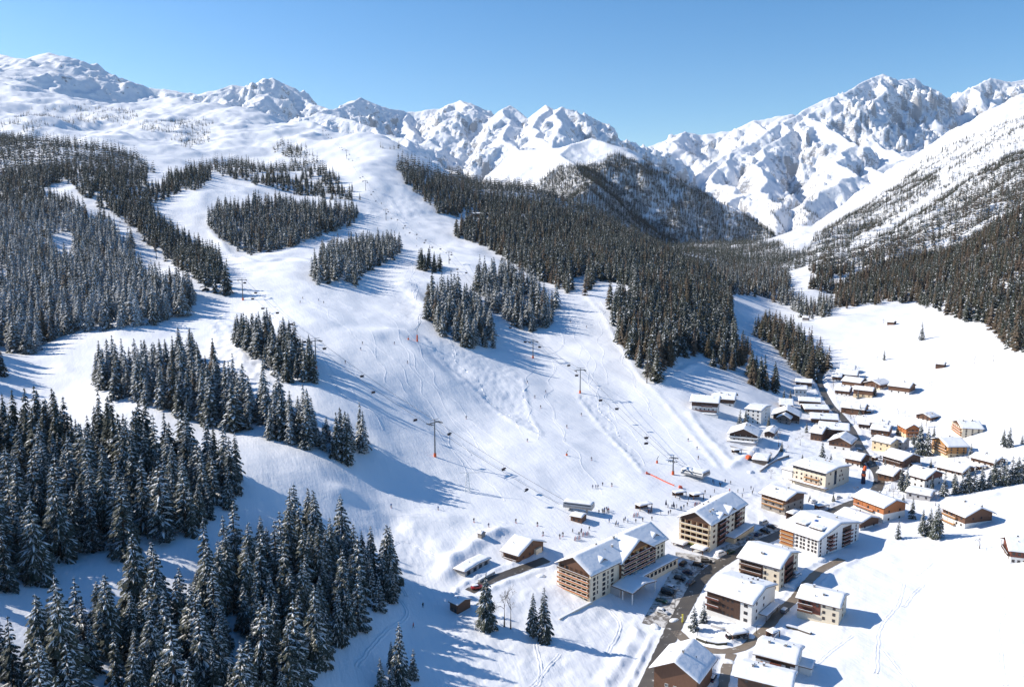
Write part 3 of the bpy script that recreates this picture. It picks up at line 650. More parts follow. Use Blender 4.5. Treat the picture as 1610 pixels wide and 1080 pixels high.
# the rest of the woods: one mesh
def forest_mesh(trees, protos, name, label):
    Vs, Ts, ti, fr, sn = [], [], [], [], []; off = 0
    for (x, y, z, H, frost, la, wn, rr) in trees:
        d = math.hypot(x, y); lod = 0 if d < 560 else (1 if d < 1300 else 2)
        ps = protos[lod]; V, T, S = ps[int(rr*9973) % len(ps)]
        c, s = math.cos(rr*50), math.sin(rr*50); w = H*(.88+.4*((rr*57) % 1))
        vv = np.c_[(V[:,0]*c-V[:,1]*s)*w+x, (V[:,0]*s+V[:,1]*c)*w+y, V[:,2]*H+z-.1]
        Vs.append(vv); sn.append(((S > 0) & (S < (.06 if la else .10+frost*3.0+.22*((rr*41) % 1)))).astype(float)); Ts.append(T+off); off += len(V)
        ti.append(np.full(len(V), (.72+.28*((rr*31) % 1)) if la else .6*((rr*17) % 1))); fr.append(np.full(len(V), frost*(.55+.9*((rr*23) % 1))-(.12 if la else 0)))
    me = tri_mesh(name, np.concatenate(Vs), np.concatenate(Ts), [M_forest], None, {'tint': np.concatenate(ti), 'frost': np.concatenate(fr), 'snow': np.concatenate(sn)})
    return tag(link(bpy.data.objects.new(name, me)), label, 'forest', None, 'stuff')
def mid_tree(seed, nwh, nb, det):
    """unit-height conifer of drooping sprays; third array: 0 for needles, else the rib's draw for carrying snow"""
    r = np.random.default_rng(seed); V = []; T = []; S = []
    base = r.uniform(.03, .14); rad = r.uniform(.165, .235)
    def tri(a, b, c, s):
        n = len(V); V.extend((a, b, c)); T.append((n, n+1, n+2)); S.extend((s, s, s))
    for z0 in base+(.97-base)*(np.linspace(0, 1, nwh)**.85):
        f = 1-(z0-base)/(1-base); Lw = rad*(f**.8)*(.65+.35*min(1, (1-f)*7+.3))+.014; k = max(3, int(round(nb*(.5+.5*f)))); a0 = r.uniform(0, 6.28)
        for q in range(k):
            az = a0+q*6.283/k+r.normal(0, .18); L = Lw*r.uniform(.7, 1.15); zz = z0+r.normal(0, .012); ca, sa = math.cos(az), math.sin(az); dr = r.uniform(.45, .8)
            def P(t, s, dz=0.0):
                rr = t*L; return (ca*rr-sa*s, sa*rr+ca*s, zz+.12*rr-dr*rr*t-abs(s)*.5+dz)
            w = L*r.uniform(.34, .5)+.008
            for s in (-1, 1):
                if det:
                    tri(P(0, 0, .02), P(.55, s*w, 0), P(.6, 0), 0); tri(P(.35, 0), P(.92, s*w*.7, 0), P(1, 0), 0)
                else: tri(P(0, 0, .03), P(.75, s*w, 0), P(1, 0), 0)
            sv = r.uniform(.05, 1); ww = L*.16+.004
            for s in (-1, 1): tri(P(.12, 0, .012), P(.93, 0, .008), P(.6, s*ww, .003), sv)
    for a in (0, 2.1, 4.2):
        n = len(V); tri((.011*math.cos(a), .011*math.sin(a), -.05), (.011*math.cos(a+2.1), .011*math.sin(a+2.1), -.05), (0, 0, .4), 0)
        tri((0, 0, 1.03), (.008*math.cos(a), .008*math.sin(a), .9), (.008*math.cos(a+2.1), .008*math.sin(a+2.1), .9), 0)
    return np.array(V), np.array(T), np.array(S)
PROT = [[mid_tree(900+i, 14, 8, True) for i in range(6)], [mid_tree(920+i, 10, 6, False) for i in range(6)], [mid_tree(940+i, 6, 4, False) for i in range(6)]]
# trees on the far mountain flanks
def flank(ridges, k, amp, seed, pw, flute, poly, sp_, dens, Ht, frost, larchs, yr):
    r = np.random.default_rng(seed); out = []
    us = [ray(a, b)[0] for a, b in poly]; y0, y1 = yr
    gx_, gy_ = np.meshgrid(np.arange(min(us)*(y1 if min(us) < 0 else y0), max(us)*y1, sp_), np.arange(y0, y1, sp_))
    gx_ = gx_.ravel()+r.uniform(-.5, .5, gx_.size)*sp_; gy_ = gy_.ravel()+r.uniform(-.5, .5, gy_.size)*sp_
    a0 = gx_/gy_; m = (a0 > min(us)) & (a0 < max(us)); gx_, gy_ = gx_[m], gy_[m]
    z = mountain_h(ridges, gx_, gy_, k, amp, seed_of[id(ridges)], pw, flute); a, b, d = project(gx_, gy_, z)
    cl = fbm(gx_/110, gy_/110, 4, seed)
    m = inpoly(a+vnoise(gx_/50, gy_/50, 3)*10, b+vnoise(gx_/40, gy_/40, 4)*8, poly) & (r.random(len(gx_)) < np.clip(dens+cl*.9, 0, 1)) & (z > -20)
    mm = np.zeros(len(gx_), bool)
    base = fastz(gx_[m], np.minimum(gy_[m], 3600)); keep = z[m] > base-2; idx = np.where(m)[0][keep]
    for i in idx: out.append((gx_[i], gy_[i], z[i], Ht*r.uniform(.6, 1.15), frost, r.random() < larchs, 13, r.random()))
    return out
seed_of = {id(E_R): 3, id(C_R): 5, id(D_R): 21}
far += flank(D_R, .76, 15, 21, 1.0, 1.0, [(845,285),(880,262),(930,262),(975,245),(1020,262),(1055,276),(1100,304),(1150,328),(1200,358),(1240,390),(1240,420),(1150,420),(1050,390),(960,345),(880,320)], 6.2, 1.15, 20, -.15, .12, (1950, 3100))
far += flank(E_R, .95, 70, 3, 1.0, 1.0, [(1205,325),(1235,300),(1262,290),(1285,310),(1300,340),(1280,375),(1225,378)], 13, .6, 19, .0, .1, (3200, 4300))
FOREST = forest_mesh(far, PROT, 'forest', 'snow-dusted conifer forest covering the slopes and ridges of the valley')
print('TREES', len(TREES), 'near', len(near), 'far', len(far), 'tris', len(FOREST.data.polygons))
# ------------------------------------------------------------------ buildings
class MB:
    """collects boxes, prisms and tubes with material slots into one mesh"""
    def __init__(s): s.v = []; s.f = []; s.m = []
    def add(s, V, F, m=0):
        n = len(s.v); s.v += [tuple(map(float, p)) for p in V]; s.f += [tuple(i+n for i in f) for f in F]; s.m += [m]*len(F); return s
    def box(s, x0, y0, z0, x1, y1, z1, m=0):
        return s.add([(x0,y0,z0),(x1,y0,z0),(x1,y1,z0),(x0,y1,z0),(x0,y0,z1),(x1,y0,z1),(x1,y1,z1),(x0,y1,z1)],
                     [(3,2,1,0),(4,5,6,7),(0,1,5,4),(1,2,6,5),(2,3,7,6),(3,0,4,7)], m)
    def tube(s, p, q, r0, r1=None, m=0, k=6, cap=True):
        p = Vector(p); q = Vector(q); r1 = r0 if r1 is None else r1; d = (q-p).normalized()
        a = d.orthogonal().normalized(); b = d.cross(a); V = []
        for c, r in ((p, r0), (q, r1)):
            for i in range(k): V.append(c+r*(a*math.cos(i*6.28318/k)+b*math.sin(i*6.28318/k)))
        F = [(i, (i+1) % k, k+(i+1) % k, k+i) for i in range(k)]
        if cap: F += [tuple(range(k-1, -1, -1)), tuple(range(k, 2*k))]
        return s.add(V, F, m)
    def prism(s, poly, axis, t0, t1, m=0):
        """poly of (a, z) extruded along axis 'x' (a = y) or 'y' (a = x)"""
        n = len(poly); P = (lambda a, z, t: (t, a, z)) if axis == 'x' else (lambda a, z, t: (a, t, z))
        V = [P(a, z, t0) for a, z in poly]+[P(a, z, t1) for a, z in poly]
        F = [tuple(range(n)), tuple(range(2*n-1, n-1, -1))]+[(i, i+n, (i+1) % n+n, (i+1) % n) for i in range(n)]
        return s.add(V, F, m)
    def mesh(s, name, mats, smooth=False):
        me = bpy.data.meshes.new(name); me.from_pydata(s.v, [], s.f)
        for m in mats: me.materials.append(m)
        me.polygons.foreach_set('material_index', s.m)
        if smooth: me.polygons.foreach_set('use_smooth', [True]*len(s.f))
        bm = bmesh.new(); bm.from_mesh(me); bmesh.ops.recalc_face_normals(bm, faces=bm.faces); bm.to_mesh(me); bm.free()
        me.update(); return me
    def build(s, name, mats, parent=None, smooth=False):
        if not isinstance(mats, (list, tuple)): mats = [mats]
        return link(bpy.data.objects.new(name, s.mesh(name, mats, smooth)), parent)
def plaster(name, c): return principled(name, c, .85, vary=.10, scale=.6)
def planks(name, c):
    m = bpy.data.materials.new(name); nt, N, L = nodes(m); b = N['Principled BSDF']; b.inputs['Roughness'].default_value = .7
    tc = N.new('ShaderNodeTexCoord'); mp = N.new('ShaderNodeMapping'); mp.inputs['Scale'].default_value = (5, 5, .5); L.new(tc.outputs['Object'], mp.inputs[0])
    n = noise_(N, L, mp.outputs[0], 1.0, 4); mx = node(N, 'ShaderNodeMix', data_type='RGBA')
    mx.inputs[6].default_value = (*[v*.6 for v in c], 1); mx.inputs[7].default_value = (*[min(1, v*1.4) for v in c], 1); L.new(n, mx.inputs[0]); L.new(mx.outputs[2], b.inputs['Base Color']); return m
P_cream = plaster('cream_plaster', (.70, .61, .47)); P_white = plaster('white_plaster', (.74, .72, .68)); P_grey = plaster('grey_plaster', (.42, .41, .41)); P_warm = plaster('warm_plaster', (.66, .52, .34))
M_stone = principled('stone_wall', (.30, .27, .24), .9, vary=.45, scale=1.6)
Wd_dark = planks('dark_wood', (.075, .038, .024)); Wd_mid = planks('brown_wood', (.13, .062, .034)); Wd_red = planks('red_brown_wood', (.16, .05, .032)); Wd_gold = planks('golden_wood', (.40, .20, .07)); Wd_orange = planks('orange_wood', (.42, .15, .05)); Wd_grey = planks('weathered_wood', (.16, .13, .11))
M_fascia = principled('roof_board', (.11, .065, .045), .7, vary=.3, scale=2)
M_frame = principled('window_frame', (.10, .055, .035), .6); M_framew = principled('white_frame', (.75, .75, .73), .6)
M_glass = principled('window_glass', (.03, .036, .045), .08, spec=.6)
M_metal = principled('galvanised_metal', (.33, .34, .35), .45, .7); M_dmetal = principled('dark_metal', (.06, .065, .07), .5, .3)
M_roofsnow = principled('roof_snow', (.80, .815, .84), .6, vary=.02, scale=.5, bump=.12)
M_red = principled('red_paint', (.50, .045, .02), .5); M_concrete = principled('concrete', (.36, .35, .34), .9, vary=.2, scale=1)
def hz(x, y): return float(h_ground(np.array([x]), np.array([y]))[0])
_ys = np.exp(np.linspace(math.log(82), math.log(3600), 1500))
def ground_point(px, py):
    """where the line of sight through a surveyed photo point meets the ground"""
    a, b = ray(px, py); zs = fastz(a*_ys, _ys); k = np.where(CAMH+b*_ys < zs)[0]
    if not len(k): return a*3500, 3500, float(fastz(np.array([a*3500]), np.array([3500.]))[0])
    k = max(1, k[0]); ys = np.linspace(_ys[max(0, k-3)], _ys[min(1499, k+2)], 40); zs = h_ground(a*ys, ys); j = np.where(CAMH+b*ys < zs)[0]
    j = max(1, j[0]) if len(j) else 20
    f0 = CAMH+b*ys[j-1]-zs[j-1]; f1 = CAMH+b*ys[j]-zs[j]; t = min(1, max(0, f0/(f0-f1))) if f0 != f1 else 0
    y = ys[j-1]+(ys[j]-ys[j-1])*t
    return a*y, y, hz(a*y, y)
_win = {}
def window_mesh(w, h, style):
    key = (round(w, 2), round(h, 2), style)
    if key not in _win:
        m = MB(); t = .09
        m.box(-w/2, -.03, 0, w/2, -.01, h, 1)
        for (a, b, c, d) in ((-w/2-t, -t, w/2+t, 0), (-w/2-t, h, w/2+t, h+t), (-w/2-t, 0, -w/2, h), (w/2, 0, w/2+t, h)): m.box(a, -.08, b, c, .0, d, 0)
        if w > .8: m.box(-.03, -.07, 0, .03, -.012, h, 0)
        if style == 'shut':
            for s in (-1, 1): m.box(s*(w/2+t+.28)-.26, -.07, -.02, s*(w/2+t+.28)+.26, -.005, h+.02, 2)
        _win[key] = m.mesh('window', [M_framew if style == 'white' else M_frame, M_glass, Wd_mid])
    return _win[key]
def snow_slab(name, x0, x1, y0, y1, zf, th, parent, nx=16, ny=16, seed=0, mat=None, lump=.12, hole=None):
    """soft snow lying on a roof plane zf(x, y); rounded down to its edges"""
    V = []; F = []
    xs = np.linspace(x0, x1, nx+1); ys = np.linspace(y0, y1, ny+1); e = .55
    for j, y in enumerate(ys):
        for i, x in enumerate(xs):
            d = min(x-x0, x1-x, y-y0, y1-y); f = math.sqrt(max(0, 1-(1-min(1, d/e))**2)) if d > 0 else .0
            V.append((x, y, zf(x, y)+.02+th*(.45+.55*f)+lump*float(vnoise(x*.35+seed*7.1, y*.35, seed))*min(1, d)))
    n = nx+1
    for j in range(ny):
        for i in range(nx): F.append((j*n+i, j*n+i+1, (j+1)*n+i+1, (j+1)*n+i))
    b0 = len(V); ring = [(0, i) for i in range(nx+1)]+[(j, nx) for j in range(1, ny+1)]+[(ny, i) for i in range(nx-1, -1, -1)]+[(j, 0) for j in range(ny-1, 0, -1)]
    for (j, i) in ring: V.append((xs[i], ys[j], zf(xs[i], ys[j])+.015))
    for q, (j, i) in enumerate(ring):
        j2, i2 = ring[(q+1) % len(ring)]; F.append((j*n+i, b0+q, b0+(q+1) % len(ring), j2*n+i2))
    me = bpy.data.meshes.new(name); me.from_pydata(V, [], F); me.materials.append(mat or M_roofsnow); me.polygons.foreach_set('use_smooth', [True]*len(F))
    bm = bmesh.new(); bm.from_mesh(me); bmesh.ops.recalc_face_normals(bm, faces=bm.faces); bm.to_mesh(me); bm.free(); me.update()
    o = bpy.data.objects.new(name, me); link(o, parent); return o
def frame_from(A, B, C, eave):
    """corner A and footprint a (along the left face), c (along the right face) from photo points on the ground"""
    xa, ya, za = ground_point(*A)
    pb = Vector(ground_point(*B)[:2]); pc = Vector(ground_point(*C)[:2]); pa = Vector((xa, ya))
    u = pb-pa; v = pc-pa
    a = u.length; c = v.length
    # square the plan: share the angular error by length
    an = math.atan2(u.y, u.x); cn = math.atan2(v.y, v.x); err = (an-cn) % (2*math.pi)-math.pi/2
    wt = c/(a+c) if a+c else .5
    an -= err*wt; cn = an-math.pi/2
    if eave > 0 and eave > 60: h = CAMH+ray(A[0], eave)[1]*ya-za
    else: h = eave
    return xa, ya, za, cn, a, c, h, math.degrees(err)
BS = 1.6        # one scene unit is 1.6 m: houses are built in metres and set down at this scale
def house(name, label, cat, A, B, C, eave, ridge, rise=None, wall=P_white, upper=Wd_mid, upper_from=.62, over=1.0, th=.55,
          wl=None, wr=None, floors=None, balc_l=None, balc_r=None, rail=Wd_mid, chim=1, group=None, style='', gable_wood=True, dims=None, seed=0, shed=False, ridge_pos=.5, win=(1.0, 1.15)):
    xa, ya, za, ang, a, c, h, err = frame_from(A, B, C, eave)
    a *= BS; c *= BS; h *= BS
    if cat in ('chalet', 'hut', 'inn', 'garage', 'guest house') and name != 'garage_row': a = min(a, 21); c = min(c, 19)
    if cat == 'hut': a = min(a, 9); c = min(c, 8)
    if cat in ('chalet', 'inn', 'guest house'): over = over*1.35; h *= 1.1; rise = (rise*1.2 if rise else None)
    if dims: a = dims[0] or a; c = dims[1] or c; h = dims[2] if len(dims) > 2 and dims[2] else h
    if h < 2.2 or h > 30: print('HEIGHT?', name, label, h)
    e = bpy.data.objects.new(name, None); COL.objects.link(e); e.empty_display_size = 2
    e.location = (xa, ya, za); e.rotation_euler = (0, 0, ang); e.scale = (1/BS,)*3; tag(e, label, cat, group)
    print('HOUSE %-40s a %.1f c %.1f h %.1f err %.0f at %.0f,%.0f,%.1f' % (label[:40], a, c, h, err, xa, ya, za))
    span = c if ridge == 'y' else a; rise = rise if rise is not None else span*.5*.36
    rp = span*ridge_pos
    def zr(t): return h+rise*(1-abs(t-rp)/(rp if t < rp else span-rp)) if not shed else h+rise*t/span
    def roofz(x, y): return zr(x if ridge == 'y' else y)
    axis = 'y' if ridge == 'y' else 'x'; L = a if ridge == 'y' else c
    zu = h*upper_from if upper else h*2
    # lower storeys and the gable prism
    if upper and upper_from < 1:
        MB().box(0, 0, -3, c, a, zu).build('wall', wall, e)
        MB().prism([(-.04, zu), (-.04, h), (rp, h+rise), (span+.04, h), (span+.04, zu)] if not shed else [(-.04, zu), (-.04, h), (span+.04, h+rise), (span+.04, zu)], axis, -.04, L+.04).build('timber_wall', upper, e)
    else:
        MB().prism([(0, -3), (0, h), (rp, h+rise), (span, h), (span, -3)] if not shed else [(0, -3), (0, h), (span, h+rise), (span, -3)], axis, 0, L).build('wall', wall, e)
        if upper: MB().prism([(.25, h-.15), (rp, h+rise-.12), (span-.25, h-.15)], axis, -.06, -.003).build('gable_boarding', upper, e)
    # roof boards, both slopes, thick eaves
    t = .28; o = over; sl1 = rise/rp if not shed else rise/span; sl2 = rise/(span-rp)
    if shed: P = [(-o, h-o*sl1+.02), (span+o, h+rise+o*sl1+.02), (span+o, h+rise+o*sl1+t), (-o, h-o*sl1+t)]
    else: P = [(-o, h-o*sl1+.02), (rp, h+rise+.02), (span+o, h-o*sl2+.02), (span+o, h-o*sl2+t), (rp, h+rise+t), (-o, h-o*sl1+t)]
    rf = MB().prism(P, axis, -o, L+o).build('roof', M_fascia, e)
    x0, x1 = (-o+.05, c+o-.05); y0, y1 = (-o+.05, a+o-.05)
    zf = lambda x, y: roofz(x, y)+t if not shed else (h+rise*((x if ridge == 'y' else y)/span))+t
    nx = max(8, min(26, int((x1-x0)/.8))); ny = max(8, min(26, int((y1-y0)/.8)))
    if not shed:
        if ridge == 'y': nx += nx % 2
        else: ny += ny % 2
    snow_slab('roof_snow', x0, x1, y0, y1, zf, th, rf, nx, ny, seed)
    r = random.Random(seed*13+5)
    for k in range(chim):
        fx, fy = r.uniform(.2, .8), r.uniform(.2, .8); cx, cy = fx*c, fy*a; z0 = roofz(cx, cy)
        m = MB().box(cx-.4, cy-.35, z0-.2, cx+.4, cy+.35, z0+1.7, 0).box(cx-.5, cy-.45, z0+1.7, cx+.5, cy+.45, z0+1.82, 1).box(cx-.42, cy-.38, z0+1.82, cx+.42, cy+.38, z0+2.1, 2)
        m.build('chimney', [M_stone, M_dmetal, M_roofsnow], rf)
    for k in range(1+chim):
        fx, fy = r.uniform(.1, .9), r.uniform(.15, .85); cx, cy = fx*c, fy*a; z0 = roofz(cx, cy)
        MB().tube((cx, cy, z0), (cx, cy, z0+1.25), .12).tube((cx, cy, z0+1.25), (cx, cy, z0+1.4), .2).build('vent_pipe', M_dmetal, rf)
    nf = floors or max(1, int(round(h/2.8))); fh = h/nf
    def put_windows(face, spec):
        """spec: {floor: [positions 0..1 or (position, width, height)]} on the left ('l', plane x=0) or right ('r', plane y=0) face"""
        for fl, plist in spec.items():
            for p in plist:
                if not isinstance(p, tuple): p = (p, win[0], win[1])
                z = fl*fh+.95 if p[2] < 1.7 else fl*fh+.25
                if z+p[2] > h-.1 and fl < nf: z = h-.2-p[2]
                o_ = bpy.data.objects.new('window', window_mesh(p[1], p[2], style)); link(o_, e)
                off = .045 if (upper and z > zu-1 and upper_from < 1) else .0
                if face == 'l': o_.location = (-off, p[0]*a, z); o_.rotation_euler = (0, 0, -math.pi/2)
                else: o_.location = (p[0]*c, -off, z)
    def auto(n): return {f: [(i+.5)/n for i in range(n)] for f in range(nf)}
    for face, spec in (('l', wl), ('r', wr)):
        if spec is None: continue
        put_windows(face, auto(spec) if isinstance(spec, int) else spec)
    def balcony(face, fl, s0, s1, depth=1.25):
        z = fl*fh; m = MB(); q0, q1 = (s0*a, s1*a) if face == 'l' else (s0*c, s1*c)
        def bx(d0, d1, z0, z1, k0, k1, mat):
            if face == 'l': m.box(-d1, k0, z0, -d0, k1, z1, mat)
            else: m.box(k0, -d1, z0, k1, -d0, z1, mat)
        bx(.05, depth, z-.12, z+.06, q0, q1, 1); bx(depth-.06, depth, z+.16, z+.98, q0, q1, 0); bx(depth-.12, depth+.05, z+.98, z+1.06, q0, q1, 0)
        bx(.05, depth-.12, z+.16, z+1.0, q0, q0+.06, 0); bx(.05, depth-.12, z+.16, z+1.0, q1-.06, q1, 0)
        bx(depth-.14, depth+.07, z+1.06, z+1.16, q0, q1, 2)
        n = max(1, int((q1-q0)/4))
        for k in range(n+1):
            c0 = q0+(q1-q0)*k/n; c0 = min(max(c0, q0+.1), q1-.1); bx(depth-.22, depth-.08, z+1.06, z+fh-.12, c0-.07, c0+.07, 0)
        m.build('balcony', [rail, M_fascia, M_roofsnow], e)
    for face, spec in (('l', balc_l), ('r', balc_r)):
        for b in (spec or []): balcony(face, *b)
    e['a'] = a; e['c'] = c; e['h'] = h
    return e, a, c, h, roofz
def clear_props(e):
    for k in ('a', 'c', 'h'):
        if k in e: del e[k]
def row(n, lo=.08, hi=.92): return [lo+(hi-lo)*(i+.5)/n for i in range(n)]
def cross_gable(e, face_x0, face_x1, depth, h, rise, proud, front, over=.8, th=.5, name='cross_roof', rail=None, seed=3):
    """a gabled wing standing out of the right-hand face (y < 0), its ridge running back into the main roof"""
    xm = (face_x0+face_x1)/2; sl = rise/(xm-face_x0)
    MB().prism([(face_x0, -3), (face_x0, h), (xm, h+rise), (face_x1, h), (face_x1, -3)], 'y', -proud, depth).build('wing_wall', front, e)
    P = [(face_x0-over, h-over*sl+.03), (xm, h+rise+.03), (face_x1+over, h-over*sl+.03), (face_x1+over, h-over*sl+.3), (xm, h+rise+.3), (face_x0-over, h-over*sl+.3)]
    rf = MB().prism(P, 'y', -proud-1.1, depth).build(name, M_fascia, e)
    snow_slab('roof_snow', face_x0-over+.05, face_x1+over-.05, -proud-1.05, depth, lambda x, y: h+rise-abs(x-xm)*sl+.3, th, rf, 14, 12, seed)
    return rf
# ---- the large hotel with two gables and a canopy
e, a, c, h, rz = house('hotel', 'large cream hotel with flowered gable balconies and a canopy on the road side', 'hotel', (928,948), (871,921), (1053,890), 902.5, 'x', 5.2,
    P_cream, None, 1, 1.3, .6, wl=None, wr=None, floors=6, chim=3, seed=1)
fh = h/6
MB().prism([(.3, h-.1), (a/2, h+5.0), (a-.3, h-.1)], 'x', -.08, -.004).build('gable_boarding', Wd_mid, e)
MB().box(-.03, .7, fh+.05, -.004, a-.7, h-.15).build('timber_panel', Wd_mid, e)
for f in range(1, 6):
    o = .15 if f < 5 else .5
    m = MB(); z = f*fh; d = 1.35
    m.box(-d, .4, z-.14, -.004, a-.3, z+.06, 1).box(-d-.02, .4, z+.14, -d+.05, a-.3, z+.95, 0).box(-d-.08, .4, z+.95, -d+.08, a-.3, z+1.05, 2)
    for k in range(7):
        y = .5+(a-.9)*k/6; m.box(-d, y-.06, z+1.05, -d+.12, y+.06, z+fh-.14, 0)
        if k < 6 and f < 5: m.box(-.9, y+.9, z+.3, -.7, y+1.3, z+1.3, 1)
    b = m.build('balcony', [Wd_orange if f < 5 else Wd_mid, P_cream, M_roofsnow], e)
for f in range(6):
    for p in row(6, .06, .94):
        w_ = bpy.data.objects.new('window', window_mesh(1.5, 1.9 if f else 1.4, '')); link(w_, e); w_.location = (0, p*a, f*fh+.35); w_.rotation_euler = (0, 0, -math.pi/2)
for f in range(6):
    for p, ww in ((.045, 1.5), (.085, .6), (.165, 1.9), (.215, .6), (.27, 1.6)):
        if f == 0 and ww < 1: continue
        w_ = bpy.data.objects.new('window', window_mesh(ww, 1.35, '')); link(w_, e); w_.location = (p*c, 0, f*fh+.7)
    for p in (.845, .90, .955):
        if f: w_ = bpy.data.objects.new('window', window_mesh(1.2, 1.25, '')); link(w_, e); w_.location = (p*c, 0, f*fh+.7)
rf2 = cross_gable(e, c*.36, c*.80, a*.5, h-.9, 7.2, 1.2, Wd_mid, 1.2, .6, seed=8)
fx0, fx1 = c*.36, c*.80
for f in range(1, 7):
    z = f*fh-.3; m = MB(); x0, x1 = fx0+.1, fx1-.1
    if f == 6: x0, x1 = fx0+5, fx1-5
    m.box(x0, -2.6, z-.14, x1, -1.21, z+.06, 1).box(x0, -2.65, z+.14, x1, -2.58, z+1.0, 0).box(x0, -2.7, z+1.0, x1, -2.55, z+1.08, 2)
    for k in range(6): xx = x0+.1+(x1-x0-.2)*k/5; m.box(xx-.08, -2.6, z+1.08, xx+.08, -1.21, z+fh-.15, 0 if k % 2 else 1)
    m.build('balcony', [Wd_red, P_cream, M_roofsnow], e)
    if f < 6:
        for p in row(8, 0.02, .98):
            w_ = bpy.data.objects.new('window', window_mesh(1.2, 1.8, '')); link(w_, e); w_.location = (x0+p*(x1-x0), -1.2, z+.2)
MB().box(fx0+5, -1.24, h+.8, fx1-5, -1.203, h+2.4).build('gable_panel', Wd_gold, e)
def dormer(e, x, y, w, d, z, rise, seed, mat=Wd_mid):
    sl = rise/(w/2)
    MB().prism([(x-w/2, z-2.5), (x-w/2, z), (x, z+rise), (x+w/2, z), (x+w/2, z-2.5)], 'y', y, y+d).build('dormer', mat, e)
    rf = MB().prism([(x-w/2-.5, z-.5*sl+.02), (x, z+rise+.02), (x+w/2+.5, z-.5*sl+.02), (x+w/2+.5, z-.5*sl+.25), (x, z+rise+.25), (x-w/2-.5, z-.5*sl+.25)], 'y', y-.7, y+d).build('dormer_roof', M_fascia, e)
    snow_slab('roof_snow', x-w/2-.45, x+w/2+.45, y-.65, y+d, lambda xx, yy: z+rise-abs(xx-x)*sl+.25, .5, rf, 10, 8, seed)
    w_ = bpy.data.objects.new('window', window_mesh(1.2, .9, '')); link(w_, e); w_.location = (x, y, z-.5)
dormer(e, c*.20, a*.12, 5.2, a*.36, h+1.6, 1.5, 11); dormer(e, c*.91, a*.12, 5.2, a*.36, h+1.6, 1.5, 12)
# low wing along the parking, canopy, terrace wall
def flat_block(e, name, x0, y0, x1, y1, z0, z1, wall, th=.45, over=.5, seed=2):
    MB().box(x0, y0, z0, x1, y1, z1).build(name+'_wall', wall, e)
    rf = MB().box(x0-over, y0-over, z1+.003, x1+over, y1+over, z1+.3).build(name+'_roof', M_fascia, e)
    snow_slab('roof_snow', x0-over+.05, x1+over-.05, y0-over+.05, y1+over-.05, lambda x, y: z1+.3, th, rf, 12, 8, seed)
flat_block(e, 'low_wing', c*.50, -6.2, c*1.04, -.55, -3, 4.4, P_cream, seed=21)
for p in row(9, .52, 1.02):
    w_ = bpy.data.objects.new('window', window_mesh(1.9, 1.7, '')); link(w_, e); w_.location = (p*c, -6.2, 1.9)
cx0, cx1, cy0, cy1, cz = c*.24, c*.56, -13.0, -1.0, 4.2
rf = MB().prism([(cx0, cz-.6), ((cx0+cx1)/2, cz+1.0), (cx1, cz-.6), (cx1, cz-.25), ((cx0+cx1)/2, cz+1.35), (cx0, cz-.25)], 'y', cy0, cy1).build('canopy_roof', M_fascia, e)
snow_slab('roof_snow', cx0+.05, cx1-.05, cy0+.05, cy1-.05, lambda x, y: cz+1.35-abs(x-(cx0+cx1)/2)*1.6/((cx1-cx0)/2), .45, rf, 14, 12, 31)
for x in (cx0+.6, cx1-.6):
    for y in (cy0+.6, cy0+6): MB().box(x-.2, y-.2, -3, x+.2, y+.2, cz-.62).build('canopy_post', M_framew, e)
MB().box(cx0+.5, -5.5, -3, cx0+.9, -.02, 3.2).build('canopy_wall', P_grey, e)
MB().box(-22, -.9, -4, -.005, -.35, .9, 0).box(-22.1, -1.0, .9, -.005, -.25, 1.12, 1).build('terrace_wall', [P_cream, M_roofsnow], e)
for k in range(6):
    w_ = bpy.data.objects.new('window', window_mesh(1.0, 1.2, '')); link(w_, e); w_.location = (-2.2-1.5*k, -.9, -1.4)
clear_props(e)
# ---- the second hotel behind the crossing
e, a, c, h, rz = house('hotel', 'long cream hotel with open balconies on its gable, behind the road crossing', 'hotel', (1116,868), (1062,857), (1187,836), 824.4, 'x', 4.6,
    P_cream, None, 1, 1.2, .6, floors=5, chim=4, seed=2)
fh = h/5
MB().prism([(.3, h-.1), (a/2, h+4.4), (a-.3, h-.1)], 'x', -.08, -.004).build('gable_boarding', Wd_dark, e)
MB().box(-.03, .7, fh+.05, -.004, a-.7, h-.15).build('timber_panel', Wd_mid, e)
for f in range(5):
    z = f*fh
    for p in row(5, .04, .96):
        w_ = bpy.data.objects.new('window', window_mesh(1.7, 1.9, '')); link(w_, e); w_.location = (0, p*a, z+.3); w_.rotation_euler = (0, 0, -math.pi/2)
    if f:
        m = MB(); m.box(-1.6, .4, z-.14, -.004, a-.4, z+.06, 1).box(-1.65, .4, z+.06, -1.55, a-.4, z+.95, 1).box(-1.7, .4, z+.95, -1.5, a-.4, z+1.04, 2)
        for k in range(6): y = .5+(a-1)*k/5; m.box(-1.6, y-.12, z+1.04, -1.4, y+.12, z+fh-.14, 1)
        m.build('balcony', [Wd_mid, P_warm, M_roofsnow], e)
for f in range(1, 5):
    for p in (.10, .50, .62, .88, .95):
        w_ = bpy.data.objects.new('window', window_mesh(1.15, 1.2, 'shut')); link(w_, e); w_.location = (p*c, 0, f*fh+.7)
    for (s0, s1) in ((.20, .43), (.68, .84)):
        z = f*fh; m = MB(); x0, x1 = s0*c, s1*c
        m.box(x0, -1.3, z-.12, x1, -.06, z+.05, 0).box(x0, -1.35, z+.1, x1, -1.28, z+.98, 0).box(x0, -1.4, z+.98, x1, -1.25, z+1.05, 1).build('balcony', [Wd_red, M_roofsnow], e)
        for q in (.25, .75): w_ = bpy.data.objects.new('window', window_mesh(1.4, 1.9, '')); link(w_, e); w_.location = (x0+(x1-x0)*q, -.05, z+.2)
